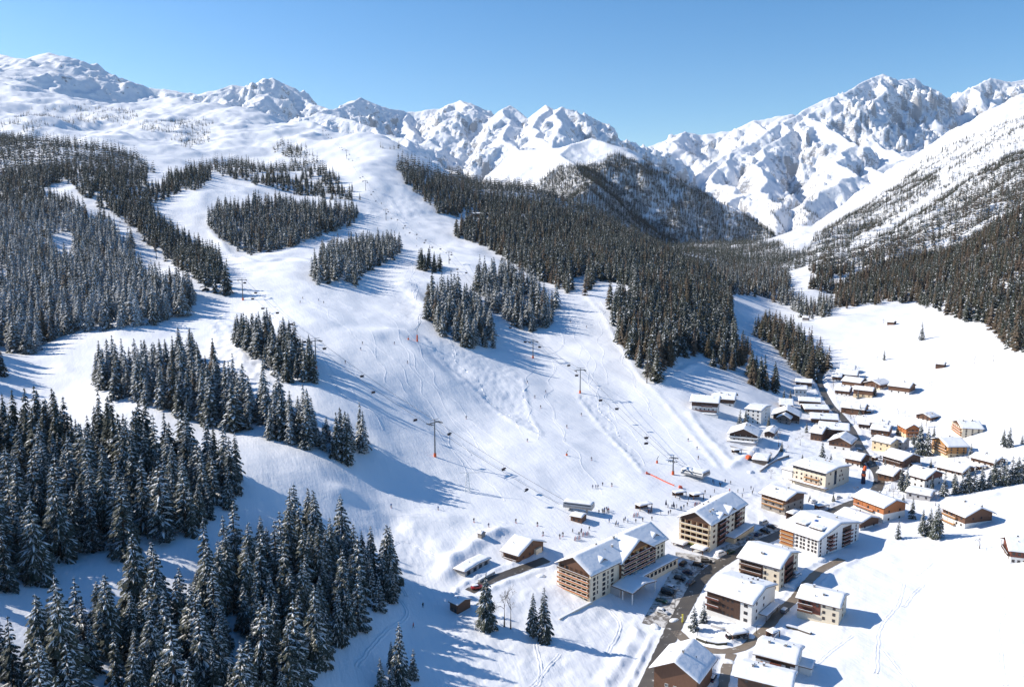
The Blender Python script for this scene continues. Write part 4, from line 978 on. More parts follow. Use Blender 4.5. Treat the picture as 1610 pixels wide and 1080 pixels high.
for (s0, s1) in ((.20, .43), (.68, .84)): MB().box(s0*c, -.05, 0.2, s1*c, -.002, h-.1).build('timber_panel', Wd_dark, e)
cross_gable(e, c*.19, c*.44, a*.5, h-.3, 2.6, .02, Wd_dark, .9, .55, seed=9); cross_gable(e, c*.47, c*.68, a*.5, h+.2, 2.4, .02, P_cream, .9, .55, seed=10)
flat_block(e, 'low_wing', c*.42, -5.2, c*1.02, -.06, -3, 3.4, P_warm, seed=22)
flat_block(e, 'porch', -7, a*.02, -1.75, a*.40, 2.6, 2.75, Wd_dark, seed=23); flat_block(e, 'porch', -7, a*.66, -1.75, a*1.02, 2.6, 2.75, Wd_dark, seed=24)
for y in (a*.05, a*.37, a*.69, a*.99): MB().box(-6.6, y-.15, -2, -6.3, y+.15, 2.595).build('porch_post', Wd_mid, e)
for y in (a*.45, a*.5, a*.56, a*.62): MB().box(-1.76, y-.8, 2.2, -1.66, y+.8, 2.95).build('balcony_planting', principled('conifer_sprigs', (.22, .24, .04), .9, vary=.4, scale=6), e)
clear_props(e)
# ---- the apartment houses and chalets of the village, each read off the photograph corner by corner
def H(*args, **kw):
    r = house(*args, **kw); clear_props(r[0]); return r
n = 'apartment_house'
e, a, c, h, rz = H(n, 'white four-storey apartment house with red timber panels and two shed dormers', 'apartment house', (1285,879), (1227,860), (1347,848), 849, 'y', 4.2, P_white, None, 1, 1.1, .6, floors=5, chim=2, seed=3,
    wl={f: [.06, .14, .24, .36, .44, .54] for f in range(1, 5)}, wr={f: [.06, .22, .38, .44, .66, .78, .92] for f in range(5)})
MB().box(-.5, a*.64, 2.6, -.003, a*.97, h-.4).build('timber_panel', Wd_orange, e)
fh = h/5
for f in range(1, 5):
    MB().box(-1.2, a*.62, f*fh-.1, -.505, a*.98, f*fh+.05, 1).box(-1.25, a*.62, f*fh+.1, -1.18, a*.98, f*fh+.95, 0).build('balcony', [Wd_gold, P_white], e)
    for (s0, s1) in ((.24, .36), (.58, .80)):
        MB().box(s0*c, -1.2, f*fh-.1, s1*c, -.03, f*fh+.05, 1).box(s0*c, -1.25, f*fh+.1, s1*c, -1.18, f*fh+.95, 0).build('balcony', [Wd_red, P_white], e)
MB().box(.24*c, -.028, 2.6, .36*c, -.002, h-.3).build('timber_panel', Wd_red, e); MB().box(.58*c, -.028, .3, .80*c, -.002, h+1).build('timber_panel', Wd_dark, e)
def shed_dormer(e, x0, x1, y0, y1, z, seed):
    MB().box(x0, y0, z-1.5, x1, y1, z+1.2).build('dormer', Wd_grey, e)
    rf = MB().box(x0-.3, y0-.3, z+1.2, x1+.3, y1+.3, z+1.4).build('dormer_roof', M_fascia, e); snow_slab('roof_snow', x0-.25, x1+.25, y0-.25, y1+.25, lambda x, y: z+1.4, .4, rf, 8, 10, seed)
    k = max(2, int((y1-y0)/1.6))
    for q in range(k): w_ = bpy.data.objects.new('window', window_mesh(1.0, .8, '')); link(w_, e); w_.location = (x0, y0+(y1-y0)*(q+.5)/k, z+.15); w_.rotation_euler = (0, 0, -math.pi/2)
shed_dormer(e, c*.16, c*.34, a*.10, a*.42, h+1.7, 31); shed_dormer(e, c*.16, c*.34, a*.52, a*.78, h+1.7, 32)
sk = MB().box(-.9, -.8, 0, .9, .8, .12).build('skylight', principled('skylight_glass', (.05, .12, .35), .1, spec=.6), e); sk.location = (c*.36, a*.46, rz(c*.36, 0)+1.05); sk.rotation_euler = (0, -math.atan(4.2/(c/2)), 0)
e, a, c, h, rz = H(n, 'cream apartment house with dark gable and grey frieze beside the main road', 'apartment house', (1224,930), (1160,914), (1256,902), 893, 'y', 3.6, P_cream, None, 1, 1.1, .6, floors=4, chim=2, seed=4,
    wl={f: [.10, (.34, .7, 1.6)] for f in range(4)}, wr={f: [.15, .86] for f in range(4)})
fh = h/4
MB().box(-.06, .05, h-1.5, -.002, a-.05, h-.1).build('frieze', P_grey, e); MB().box(-.09, a*.40, .6, -.062, a*.96, h-1.0).build('timber_panel', Wd_dark, e)
for f in range(1, 4):
    MB().box(-1.5, a*.42, f*fh-.1, -.1, a*.97, f*fh+.05, 1).box(-1.55, a*.42, f*fh+.1, -1.45, a*.97, f*fh+1.0, 0).box(-1.6, a*.42, f*fh+1.0, -1.4, a*.97, f*fh+1.08, 2).build('balcony', [Wd_mid, Wd_dark, M_roofsnow], e)
    MB().box(.28*c, -1.2, f*fh-.1, .72*c, -.03, f*fh+.05, 1).box(.28*c, -1.25, f*fh+.1, .72*c, -1.18, f*fh+.95, 0).build('balcony', [Wd_dark, Wd_dark], e)
MB().box(.26*c, -.03, .6, .74*c, -.002, h+1.2).build('timber_panel', Wd_red, e)
e, a, c, h, rz = H(n, 'brown and white apartment house standing over the snowed-in parking island', 'apartment house', (1181,983), (1115,965), (1208,950), 949.4, 'y', 2.9, P_white, None, 1, 1.0, .6, floors=3, chim=3, seed=5,
    wl={f: [(.13, 1.5, 1.2), .38, .50, .60] for f in range(3)}, wr={f: [.2, .5] for f in range(3)})
fh = h/3
MB().box(-.09, a*.25, .8, -.003, a*.99, h-.1).build('timber_panel', Wd_dark, e)
for f in (1, 2): MB().box(-1.4, a*.70, f*fh-.1, -.1, a*1.0, f*fh+.05, 1).box(-1.45, a*.70, f*fh+.1, -1.38, a*1.0, f*fh+.95, 0).box(-1.5, a*.70, f*fh+.95, -1.3, a*1.0, f*fh+1.05, 2).build('balcony', [Wd_red, Wd_dark, M_roofsnow], e)
for f in (0, 1, 2):
    for p in (.42, .52, .62): w_ = bpy.data.objects.new('window', window_mesh(.9, 1.0, '')); link(w_, e); w_.location = (-.09, p*a, f*fh+.9); w_.rotation_euler = (0, 0, -math.pi/2)
flat_block(e, 'porch', c*.30, -3.4, c*.85, -.8, 2.4, 2.5, Wd_dark, seed=41)
for x in (.33, .82): MB().box(c*x-.1, -3.2, -2, c*x+.1, -3.0, 2.395).build('porch_post', Wd_mid, e)
e, a, c, h, rz = H(n, 'small cream and brown block at the field edge throwing a pointed shadow', 'apartment house', (1318,983), (1253,970.5), (1330,962), 954.8, 'y', 2.3, P_cream, None, 1, .9, .6, floors=3, chim=2, seed=6, wl={f: [.12, .36] for f in range(3)}, wr={f: [.5] for f in range(3)})
fh = h/3
MB().box(-.07, a*.44, 2.4, -.002, a*.99, h-.1).build('timber_panel', Wd_red, e)
for f in (1, 2): MB().box(-1.3, a*.62, f*fh-.1, -.075, a*.99, f*fh+.05, 1).box(-1.35, a*.62, f*fh+.1, -1.28, a*.99, f*fh+.95, 0).box(-1.4, a*.62, f*fh+.95, -1.2, a*.99, f*fh+1.05, 2).build('balcony', [Wd_mid, Wd_dark, M_roofsnow], e)
for p in (.52, .72, .86): w_ = bpy.data.objects.new('window', window_mesh(.9, 1.3, '')); link(w_, e); w_.location = (-.07, p*a, 2*fh+.5); w_.rotation_euler = (0, 0, -math.pi/2)
e, a, c, h, rz = H(n, 'white house with an orange emblem on its wall and a small side annex', 'apartment house', (1249,1072), (1186,1062), (1262,1048), 1043, 'y', 2.0, P_white, None, 1, .9, .65, floors=2, chim=2, seed=7, wl={0: [.18, .48, .56], 1: [(.18, 1.5, 1.0), .46, .56]})
MB().box(-.07, .0, h-1.6, -.002, a, h-.05).build('timber_frieze', Wd_dark, e); MB().box(-.9, a*.34, .3, -.003, a*.62, h-1.7).build('timber_panel', Wd_red, e)
em = MB()
em.add([(-.07, a*.90, h-2.9), (-.07, a*.84, h-2.35), (-.07, a*.80, h-2.65), (-.07, a*.74, h-2.25), (-.07, a*.68, h-2.95), (-.07, a*.79, h-2.80)], [(0, 1, 2, 5), (2, 3, 4, 5)], 0)
em.box(-.06, a*.70, h-3.4, -.03, a*.90, h-3.2, 1); em.box(-.06, a*.75, h-3.65, -.03, a*.86, h-3.55, 1)
em.build('emblem', [principled('orange_paint', (.75, .30, .03), .5), principled('grey_lettering', (.25, .25, .25), .6)], e)
flat_block(e, 'annex', c*.55, -4.4, c*1.0, -.2, -2, 2.6, P_white, seed=43)
H('chalet', 'dark timber chalet with a steep snowy gable roof at the bottom of the main road', 'chalet', (1094,1108), (1030,1092), (1114,1066), 5.6, 'x', 3.6, P_white, Wd_mid, .10, 1.2, .6, wl={0: [.25, .55, .8], 1: [.3, .5, .7]}, chim=1, seed=8, style='white')
H('chalet', 'house with a flat white roof cut by the bottom frame edge', 'chalet', (1240,1118), (1158,1100), (1256,1094), 5.0, 'y', 1.6, P_white, Wd_dark, .42, .9, .6, wl=3, chim=2, seed=9)
H('chalet', 'small white chalet with orange timber gable across the bend of the road', 'chalet', (1388,822), (1350,806), (1411,810), 800, 'y', 2.4, P_white, Wd_orange, .55, .9, .6, wl=3, wr=2, floors=2, balc_l=[(1, .3, .95)], rail=Wd_orange, chim=1, seed=10)
H('chalet', 'white house with brown gable and lean-to behind the lone round bush', 'chalet', (1516,831.5), (1483,821), (1557,818), 813, 'y', 3.0, P_white, Wd_mid, .4, 1.2, .6, wl={0: [.15, .35], 1: [.15, .4, .6, .8]}, wr={1: [.3, .6]}, floors=2, balc_l=[(1, .35, .98), (0, .4, .98)], rail=Wd_gold, chim=2, seed=11)
H('chalet', 'golden timber chalet with three rows of balconies behind the village spruces', 'chalet', (1490,719.5), (1464,711), (1519,714), 703.5, 'x', 2.8, P_warm, Wd_gold, .35, 1.1, .6, wl=3, wr=3, floors=4, balc_l=[(1, .02, .98), (2, .02, .98), (3, .1, .9)], rail=Wd_gold, chim=1, seed=12)
e, a, c, h, rz = H('hotel', 'cream hotel with curved balcony rows at the foot of the open white slope', 'hotel', (1512,689), (1482,681.5), (1546,684), 673, 'x', 3.2, P_cream, Wd_mid, .98, 1.1, .6, wl=5, wr={f: [.2, .5, .8] for f in range(4)}, floors=4, balc_l=[(1, .02, .98), (2, .02, .98), (3, .08, .92)], rail=Wd_orange, chim=2, seed=13)
flat_block(e, 'rear_wing', c*.02, a*1.0+.05, c*.5, a*1.45, -2, h*.95, P_cream, seed=44)
H('chalet', 'bright orange timber chalet with white lower floor between tall spruces', 'chalet', (1424,692), (1415,685), (1441,689), 675, 'y', 2.4, P_warm, Wd_orange, .5, .9, .5, wl=2, wr=3, floors=3, balc_r=[(1, .05, .95), (2, .1, .9)], rail=Wd_orange, chim=0, seed=14)
H('chalet', 'white chalet with brown ground boarding next to the road curve', 'chalet', (1396,691), (1369,688), (1401,683), 679, 'y', 1.6, P_white, Wd_mid, .36, .8, .5, wl=4, chim=1, seed=15)
H('chalet', 'low snow-capped house behind the white chalet by the road curve', 'chalet', (1394,677), (1368,675), (1399,671), 668, 'y', 1.4, P_white, Wd_mid, .36, .8, .5, wl=3, chim=1, seed=16)
H('chalet', 'cream hipped house above the road bridge', 'chalet', (1399,712), (1376,706), (1406,706), 699, 'y', 1.8, P_warm, None, 1, .8, .55, wl=3, wr=1, floors=2, chim=1, seed=17)
H('chalet', 'little grey house squeezed beside the cream hipped house', 'chalet', (1419,709), (1405,706), (1424,704), 697, 'y', 1.5, P_grey, None, 1, .7, .5, wl=2, wr=1, floors=2, chim=0, seed=18)
H('chalet', 'dark brown chalet with wide snow roof above the roadside trees', 'chalet', (1418,737.5), (1394,729), (1438,730), 725, 'y', 2.6, P_white, Wd_dark, .12, 1.1, .6, wl=4, wr=3, floors=2, balc_l=[(1, .05, .95)], rail=Wd_dark, chim=1, seed=19)
H('chalet', 'white and brown house among snowy garden spruces', 'chalet', (1453,769), (1433,762), (1477,755), 753.5, 'y', 2.8, P_white, Wd_red, .75, 1.1, .6, wl=3, wr=3, floors=2, chim=2, seed=20)
H('chalet', 'long low house hidden behind the snowy garden spruces', 'chalet', (1512,750), (1478,744), (1522,741), 743, 'y', 2.0, P_white, Wd_mid, .36, 1.0, .6, wl=4, chim=1, seed=21)
H('chalet', 'half-buried low house with dark window band above the spruce row', 'chalet', (1562,736), (1531,732), (1572,727), 728, 'y', 1.6, P_white, Wd_mid, .4, .9, .6, wl=4, chim=1, seed=22)
H('garage', 'flat snowed-over garage under the garden spruces', 'garage', (1462,788), (1425,783), (1468,779), 780, 'y', .9, P_grey, None, 1, .8, .6, wl=3, floors=1, chim=0, seed=23)
H('chalet', 'white and red-brown house beside the field cut by the picture border', 'chalet', (1588,886), (1572,872), (1625,882), 866, 'x', 2.6, P_white, Wd_red, .5, 1.0, .65, wl=2, wr=4, floors=2, balc_l=[(1, .05, .95)], rail=Wd_dark, chim=1, seed=24)
e, a, c, h, rz = H('hotel', 'large cream flat-roofed hotel with framed balconies in the village centre', 'hotel', (1297,773), (1245,759), (1335,758), 744, 'y', 1.3, P_cream, None, 1, 1.2, .55, floors=4, chim=2, seed=25,
    wl={f: row(6, .05, .95) for f in range(1, 4)}, wr={1: [.15, .6, .75], 2: [.6, .7], 3: [.2, .65]}, balc_l=[(1, .18, .62), (2, .18, .62)], rail=Wd_gold)
flat_block(e, 'ground_canopy', -3.0, -2.2, -.06, a*1.04, 2.3, 2.6, Wd_dark, .4, .2, 45); MB().box(c*.36, -.04, 2.8, c*.46, -.002, h-.2).build('glazed_strip', M_glass, e)
MB().box(-.05, -.01, h-2.0, -.003, a, h-.3).build('window_band', M_glass, e)
flat_block(e, 'terrace_wing', -.5, a*1.0+.02, c*.55, a*1.32, -2, h*.62, P_white, .4, .5, 46)
H('chalet', 'stone-faced house with snow-covered roof in front of the flat-roofed hotel', 'chalet', (1234,810), (1200,798), (1268,795), 788, 'y', 2.0, M_stone, Wd_mid, .7, 1.1, .6, wl={0: [.2, .6], 1: [.2, .5, .8]}, wr=3, floors=3, balc_l=[(1, .05, .95), (2, .05, .95)], rail=Wd_gold, chim=2, seed=26)
H('chalet', 'low cottage roof tucked beside the white apartment house', 'chalet', (1352,834), (1318,822), (1376,822), 823, 'y', 1.8, P_white, Wd_mid, .3, .9, .6, wl=2, wr=2, floors=1, chim=1, seed=27)
# upper village
e, a, c, h, rz = H('guest_house', 'broad white guest house with brown balcony on the slope above the lift', 'guest house', (1127.5,655), (1083,646), (1144,647.5), 635, 'y', 2.6, P_white, Wd_dark, .66, 1.3, .6, floors=3, wl={0: row(6), 1: row(5), 2: row(4)}, wr=3, balc_l=[(1, .02, .98), (2, .2, .62)], rail=Wd_red, chim=2, seed=28)
flat_block(e, 'terrace', -4.5, -1, -.1, a*1.0, -2, 2.2, P_white, .45, .1, 47)
H('guest_house', 'rear wing of timber with steep gable, joined behind the broad guest house', 'guest house', (1153,640), (1122,634), (1173,633), 629, 'y', 3.2, P_white, Wd_dark, .4, 1.2, .6, wl=3, wr=3, floors=3, chim=2, seed=29)
H('apartment_house', 'narrow white tower house with dark windows above the dark-gabled chalet', 'apartment house', (1196,668), (1175,660), (1203,658), 646, 'y', 1.3, P_white, None, 1, .8, .65, wl={f: [.2, .5, .8] for f in range(4)}, wr=1, floors=4, chim=0, seed=30, win=(1.0, 1.3))
e, a, c, h, rz = H('chalet', 'dark-gabled chalet with wide white balcony above its terrace', 'chalet', (1190,697), (1147,691), (1198,685), 686, 'x', 3.6, P_white, Wd_dark, .70, 1.5, .6, wl={0: row(5), 1: row(4)}, wr=2, floors=2, balc_l=[(1, -.03, 1.03)], rail=P_white, chim=3, seed=31)
flat_block(e, 'terrace', -5.5, 0, -1.4, a*1.05, -3, 1.0, P_grey, .4, .2, 48)
H('chalet', 'brown double-gabled chalet with steep snowy roof', 'chalet', (1256,667), (1205,657), (1264,657), 656, 'x', 4.0, M_stone, Wd_dark, .4, 1.2, .6, wl=5, wr=2, floors=2, chim=1, seed=32)
H('chalet', 'small gabled annex with stone base in front of the double-gabled chalet', 'chalet', (1241,668), (1222,664), (1249,661), 659, 'x', 2.4, M_stone, Wd_grey, .5, .9, .55, wl=2, floors=2, chim=0, seed=33)
H('chalet', 'white cubic house with two windows beside the stream wood', 'chalet', (1268,626), (1251,624), (1273,619), 614, 'y', 1.6, P_white, None, 1, .8, .6, wl=3, wr=1, floors=2, chim=1, seed=34)
H('chalet', 'shaded low house just above the white cubic house', 'chalet', (1276,612), (1252,609), (1283,605), 603, 'y', 1.5, P_white, Wd_dark, .42, .8, .55, wl=2, floors=1, chim=0, seed=35)
H('chalet', 'white snow-rounded house facing the bend of the stream road', 'chalet', (1290,641), (1257,637), (1293,634), 633, 'y', 1.6, P_white, Wd_dark, .42, .8, .7, wl=3, floors=1, chim=1, seed=36)
H('chalet', 'cream long house below the bend of the stream road', 'chalet', (1303,654), (1270,652), (1307,646), 645, 'y', 1.5, P_cream, Wd_mid, .5, .8, .6, wl=4, floors=2, chim=1, seed=37)
H('chalet', 'wide house with a young spruce at its front wall', 'chalet', (1317,671), (1275,668), (1324,660), 661, 'y', 2.0, P_white, Wd_mid, .4, 1.0, .65, wl=4, floors=2, chim=2, seed=38)
H('chalet', 'brown-faced chalet with broad roof behind the timber village inn', 'chalet', (1333,690), (1287,690), (1341,675), 678, 'y', 2.4, Wd_mid, Wd_dark, .5, 1.0, .65, wl=4, floors=2, chim=2, seed=39)
H('inn', 'timber inn with brown shingled gable and white base beside the main road', 'inn', (1336,710), (1304,705), (1343,698), 698.5, 'x', 3.0, P_white, Wd_mid, .45, 1.0, .6, wl={0: [.3, .7], 1: [.2, .4, .6, .8]}, wr=2, floors=2, chim=1, seed=40)
H('garage', 'flat garage by the orange snow machine near the piste', 'garage', (1206,733), (1183,727), (1212,722), 725, 'y', .8, Wd_grey, None, 1, .6, .6, floors=1, chim=0, seed=41)
for k, (lab, A_, B_, C_, ev, ws, up) in enumerate([
  ('far white house with pale roof at the upper street end', (1352,611), (1326,609), (1357,604), 603, P_white, Wd_mid), ('far brown-fronted house two roofs above the road', (1371,626), (1341,625), (1377,619), 616, P_warm, Wd_mid),
  ('lone white house with brown porch at the meadow edge', (1429,621), (1398,620), (1434,612), 611, P_white, Wd_mid), ('grey weathered hay barn alone on the white slope', (1470.5,580), (1465,577), (1491,578.5), 572, Wd_mid, Wd_dark),
  ('low brown house beside the small roadside chapel', (1358,652), (1322,649), (1366,645), 645, Wd_mid, Wd_mid), ('far snow-buried house next to the stream road', (1322,600), (1308,599), (1326,595), 594, P_white, Wd_mid),
  ('uppermost low house of the far street', (1343,588), (1321,587), (1347,583), 582, Wd_grey, Wd_mid), ('flat far house under the uppermost low house', (1347,597), (1311,596), (1352,591), 591, P_white, Wd_mid),
  ('small log hut high on the sunny slope', (1405,511), (1386,511), (1409,506), 507, Wd_mid, Wd_dark), ('pale hut at the end of the stream wood', (1271,505), (1258,504), (1275,501), 500, P_grey, Wd_grey)]):
    H('chalet' if k not in (3, 8, 9) else 'hut', lab, 'chalet' if k not in (3, 8, 9) else 'hut', A_, B_, C_, ev, 'x' if k == 3 else 'y', None, ws, up, .36, .7, .5, wl=3 if k not in (3, 8, 9) else None, floors=max(1, 1), chim=1 if k < 3 else 0, seed=50+k)
for k, (lab, A_, B_, C_, ev, ws, up, rg) in enumerate([
  ('little white house inside the upper street curve', (1334,623), (1313,621), (1338,617), 616, P_white, Wd_mid, 'y'), ('low brown house touching the village road railing', (1366,676), (1350,673), (1370,668), 668.5, P_white, Wd_dark, 'y'),
  ('narrow brown annex squeezed against the wide house', (1291,694), (1279,690), (1297,685), 683, Wd_mid, Wd_dark, 'y'), ('weathered barn between the tower house and the stream road', (1246,646), (1228,643), (1251,638), 638, Wd_grey, Wd_dark, 'y'),
  ('snow-roofed bungalow above the golden chalet', (1462,664), (1446,661), (1467,657), 657, P_white, Wd_mid, 'x'), ('dark cabin behind the snow heap of the road bend', (1403,757), (1388,752), (1410,748), 749, Wd_mid, Wd_dark, 'y'),
  ('small timber house between inn and flat-roofed hotel', (1352,735), (1333,731), (1358,725), 725, P_white, Wd_mid, 'y'), ('half-hidden house under the guest house terrace', (1216,690), (1202,686), (1222,681), 682, P_white, Wd_dark, 'x'),
  ('little house with steep roof behind the far brown-fronted house', (1383,613), (1370,611), (1388,607), 606, P_cream, Wd_mid, 'x')]):
    H('chalet', lab, 'chalet', A_, B_, C_, ev, rg, None, ws, up, .36, .8, .55, wl=3, wr=2, floors=2, chim=1, seed=90+k)
# piste side
e, a, c, h, rz = H('ski_hut', 'brown timber ski hut with a broad snowy roof beside the lower piste', 'ski hut', (815,884), (789,875.5), (857,866.5), 872, 'y', 4.0, Wd_mid, Wd_mid, .5, 1.3, .65, wl={0: row(4)}, wr={0: [.2, .45], 1: [.4, .55]}, floors=1, balc_l=[(0, .05, 1.0)], rail=Wd_dark, chim=0, seed=70)
MB().box(c*.62, -1.4, -2, c*.86, -.05, 2.6).build('porch', P_cream, e)
H('shed', 'small open-fronted timber shed in the shade under the ski hut', 'shed', (719.7,965.5), (705,960), (742,956), 951, 'y', 1.0, Wd_mid, None, 1, .6, .4, wl={0: [(.3, 1.2, 1.7), (.7, 1.2, 1.7)]}, floors=1, chim=0, seed=71)
H('garage', 'long half-buried garage row with snow-heaped roof under the embankment', 'garage', (731,907), (717,897), (776,879), 899, 'y', .5, M_concrete, None, 1, .7, .8, wr={0: [(.15, 2.2, 1.7), (.4, 2.2, 1.7), (.62, 2.2, 1.7), (.85, 2.2, 1.7)]}, floors=1, chim=0, seed=72)
H('hut', 'tiny stone hut on top of the snow embankment', 'hut', (757,847), (749,845), (763,844), 841, 'y', .8, M_stone, None, 1, .3, .4, floors=1, chim=0, seed=73, dims=(2.6, 3.2, 2.4))
H('mountain_restaurant', 'long low mountain restaurant on the upper edge of the piste', 'restaurant', (762,342), (742,342), (769,338), 336, 'y', 1.8, Wd_mid, Wd_dark, .5, 1.0, .8, wl=6, floors=1, chim=0, seed=74)
# ------------------------------------------------------------------ trees in and around the village, one by one
def px_tree(px, py, hpx, kind, label, var=0, wide=1.0, group=None):
    x, y, z = ground_point(px, py); d = project(x, y, z)[2]; dep = math.asin((CAMH-z)/math.hypot(math.hypot(x, y), CAMH-z))
    H = hpx*d/FPX/max(.5, math.cos(dep)); tree_obj(kind, x, y, z-.15, H, px*1.7 % 6.28, label, group, var, wide); return x, y, z, H
VT = [
 (765,988,82,'s','broad dark spruce next to two bare birches below the hotel',5,1.1),(793,985,70,'b','slim bare birch between the broad spruce and the hotel lawn',0,.8),(803,988,72,'b','taller bare birch with spread twigs below the hotel',2,.8),
 (838,1003,68,'s','slender spruce, first of a pair on the hotel lawn',3,1.0),(856,1008,80,'s','taller spruce of the pair on the hotel lawn',1,1.0),
 (1091,990,38,'s','stubby snow-laden spruce at the tip of the parking island',4,1.3),(1106,978,34,'s','snowy garden spruce against the brown and white apartment house',2,1.2),
 (1412,846,29,'s','single small spruce standing free at the field edge',4,1.1),(1450,842,42,'s','olive spruce, nearest to the field in the clump of three',3,1.1),(1461,842,44,'s','middle spruce of the clump beside the gabled white house',0,1.0),(1472,845,54,'s','tallest spruce of the clump beside the gabled white house',5,1.1),
 (1434,815,34,'s','dark spruce by the flat snowed-over garage',6,1.2),(1416,772,36,'s','yellowish spruce at the road curve',3,1.1),(1425,773,40,'s','snowy spruce leaning against the yellowish one at the road curve',0,1.0),(1404,785,26,'b','bare bush beside the road bend',1,1.0),(1393,782,22,'b','scrubby bare tree right on the road bend',0,1.0),
 (1445,714,52,'s','tall spruce between the orange chalet and the golden chalet',1,1.1),(1457,716,46,'s','second tall spruce touching the golden chalet',0,1.0),(1456,672,26,'l','brown larch behind the golden chalet',0,1.0),(1410,688,24,'s','narrow spruce beside the bright orange chalet',6,.9),
 (1484,779,38,'s','snow-laden spruce in front of the white and brown house',2,1.2),(1470,736,16,'b','small frosted tree under the golden chalet',1,1.2),(1465,770,26,'s','dark young spruce at the corner of the white and brown house',6,1.0),(1526,719,23,'s','round spruce at the golden chalet corner',4,1.3),
 (1577,703,30,'s','spruce of the free-standing pair on the white slope',3,1.1),(1586,703,34,'s','taller spruce of the free-standing pair on the white slope',0,1.1),(1607,698,18,'s','small spruce at the picture border above the spruce row',4,1.0),
 (1540,862,24,'b','round leafless bush alone in the snow field',1,1.3),(1471,795,28,'b','bare frosted tree behind the clump of three spruces',2,1.0),
 (1292,728,34,'s','dark spruce behind the flat-roofed village hotel',0,1.2),(1306,728,16,'s','young spruce at the foot of the dark one behind the flat-roofed hotel',4,1.1),(1289,669,15,'s','tiny spruce before the wide house front',4,.9),(1224,702,34,'b','tall bare tree along the path wall below the double-gabled chalet',0,.8),
 (1163,669,26,'s','snow-coated spruce left of the narrow tower house wall'.replace('left of','beside'),2,1.2),(1172,667,24,'s','darker spruce pressed against the narrow tower house',0,1.1),(1232,633,24,'s','dark spruce at the stream near the cubic house',6,1.0),(1242,634,22,'s','shorter spruce at the stream near the cubic house',3,1.0),
 (629,1073,88,'s','largest spruce of the small group beside the shaded ski path',0,1.0),(599,1082,46,'s','low spruce at the front of the small group beside the shaded ski path',2,1.1),(616,1080,34,'s','snowiest little spruce of the small group beside the shaded ski path',4,1.1),(650,1066,44,'s','frosty spruce on the path side of the small group',2,1.1),(616,1054,44,'s','rear spruce of the small group beside the shaded ski path',3,1.0),
 (1017,602,52,'l','thick lone larch at the edge of the piste by the dark wood',0,1.2),(1156,578,20,'s','single dark spruce on the shaded slope above the guest house',6,1.0),(1390,566,17,'s','small lone tree in the middle of the sunny meadow',4,1.0),(1449,535,30,'s','spruce standing in front of the frosty slope wood',2,1.1),(1389,508,9,'b','scrub bush by the log hut',1,1.2),(1380,566,8,'b','tiny bush in the sunny meadow',1,1.2),
 (1360,607,18,'s','spruce beside the far white house',3,1.0),(1376,622,20,'s','spruce between the far houses and the lone white house',6,1.0),(1519,583,14,'b','bare bush under the barn slope',2,1.1),(1532,572,16,'b','larger bare bush on the barn slope',0,1.1),(1562,568,14,'b','scrub on the sunny slope near the right wood'.replace('right ','frosty '),1,1.4),(1465,606,9,'b','little bush on the meadow ridge',1,1.3),(1480,600,9,'b','second little bush on the meadow ridge',2,1.3),
 (1337,655,22,'b','leafless roadside tree by the low brown house',2,.9),(1343,667,20,'b','leafless roadside tree facing the wide house',0,.9),(1245,662,14,'b','bare bush before the double-gabled chalet',1,1.2),(1186,607,26,'l','pale frosted larch on the slope above the guest house',1,1.1),(748,990,20,'b','low bare shrub under the broad dark spruce',1,1.2),(310,1062,70,'b','bare frosted tree in a clearing of the lowest wood',2,.9),
 (560,452,30,'s','single spruce hanging down from the piste wood',3,1.0),(420,500,12,'s','stunted tree on the track above the lift pole',4,1.0),
]
for i, (px, py, hp, k, lab, var, wd) in enumerate(VT): px_tree(px, py, hp, k, lab, var, wd)
r_ = random.Random(5)
for i, (px, hp) in enumerate([(1502,30),(1512,34),(1521,40),(1531,36),(1543,38),(1555,30),(1563,42),(1572,46),(1581,40),(1590,44),(1600,42),(1609,46),(1619,44)]):
    px_tree(px, 776-(px-1500)*.19+r_.uniform(-2, 2), hp, 's', 'snow-laden spruce in the long row above the curved path', (0, 2, 5, 4)[i % 4], 1.2, 'spruce row above the curved path')
for i, (px, py, hp, k, lab) in enumerate([(1398,772,22,'b','bare bush above the road bend'),(1408,768,20,'b','second bare bush above the road bend'),(1386,790,18,'b','low bush at the inner road bend'),(1352,652,18,'s','dark young spruce at the roadside shed'),(1310,610,20,'l','larch leaning over the stream road'),(1316,598,16,'b','frosted bush at the far street entrance'),(1330,633,14,'b','scrub beside the little white house'),(1372,690,16,'b','bare tree before the low snow-capped house'),(1436,700,20,'s','slim spruce behind the orange chalet'),(1468,690,22,'s','stocky spruce by the curved-balcony hotel'),(1500,728,18,'b','frosted bush under the golden chalet balconies'),(1552,720,14,'b','bare bush beyond the golden chalet'),(1346,775,14,'b','scrub on the shaded forecourt edge'),(1212,752,18,'b','bare bush by the curved path wall'),(1258,700,20,'b','frosted tree on the slope under the double-gabled chalet'),(1208,672,20,'s','spruce next to the narrow tower house wall'),(1268,680,18,'s','young spruce beside the wide house gable'),(1380,745,18,'s','roadside spruce at the advertising pillar'),(1428,752,24,'s','snowy spruce between the dark chalet and the white and brown house'),(1500,765,26,'s','garden spruce hiding the long low house'),(1335,842,20,'b','bare tree behind the low cottage'),(1366,815,20,'b','bare bush between the orange-gabled chalet and the cottage')]):
    px_tree(px, py, hp, k, lab, (i*3) % (7 if k == 's' else (2 if k == 'l' else 3)), 1.1)
r_ = random.Random(19)
VILL = [(1190,680),(1240,700),(1300,640),(1330,600),(1400,620),(1470,680),(1520,730),(1480,790),(1400,800),(1350,840),(1260,830),(1220,760)]
k = 0
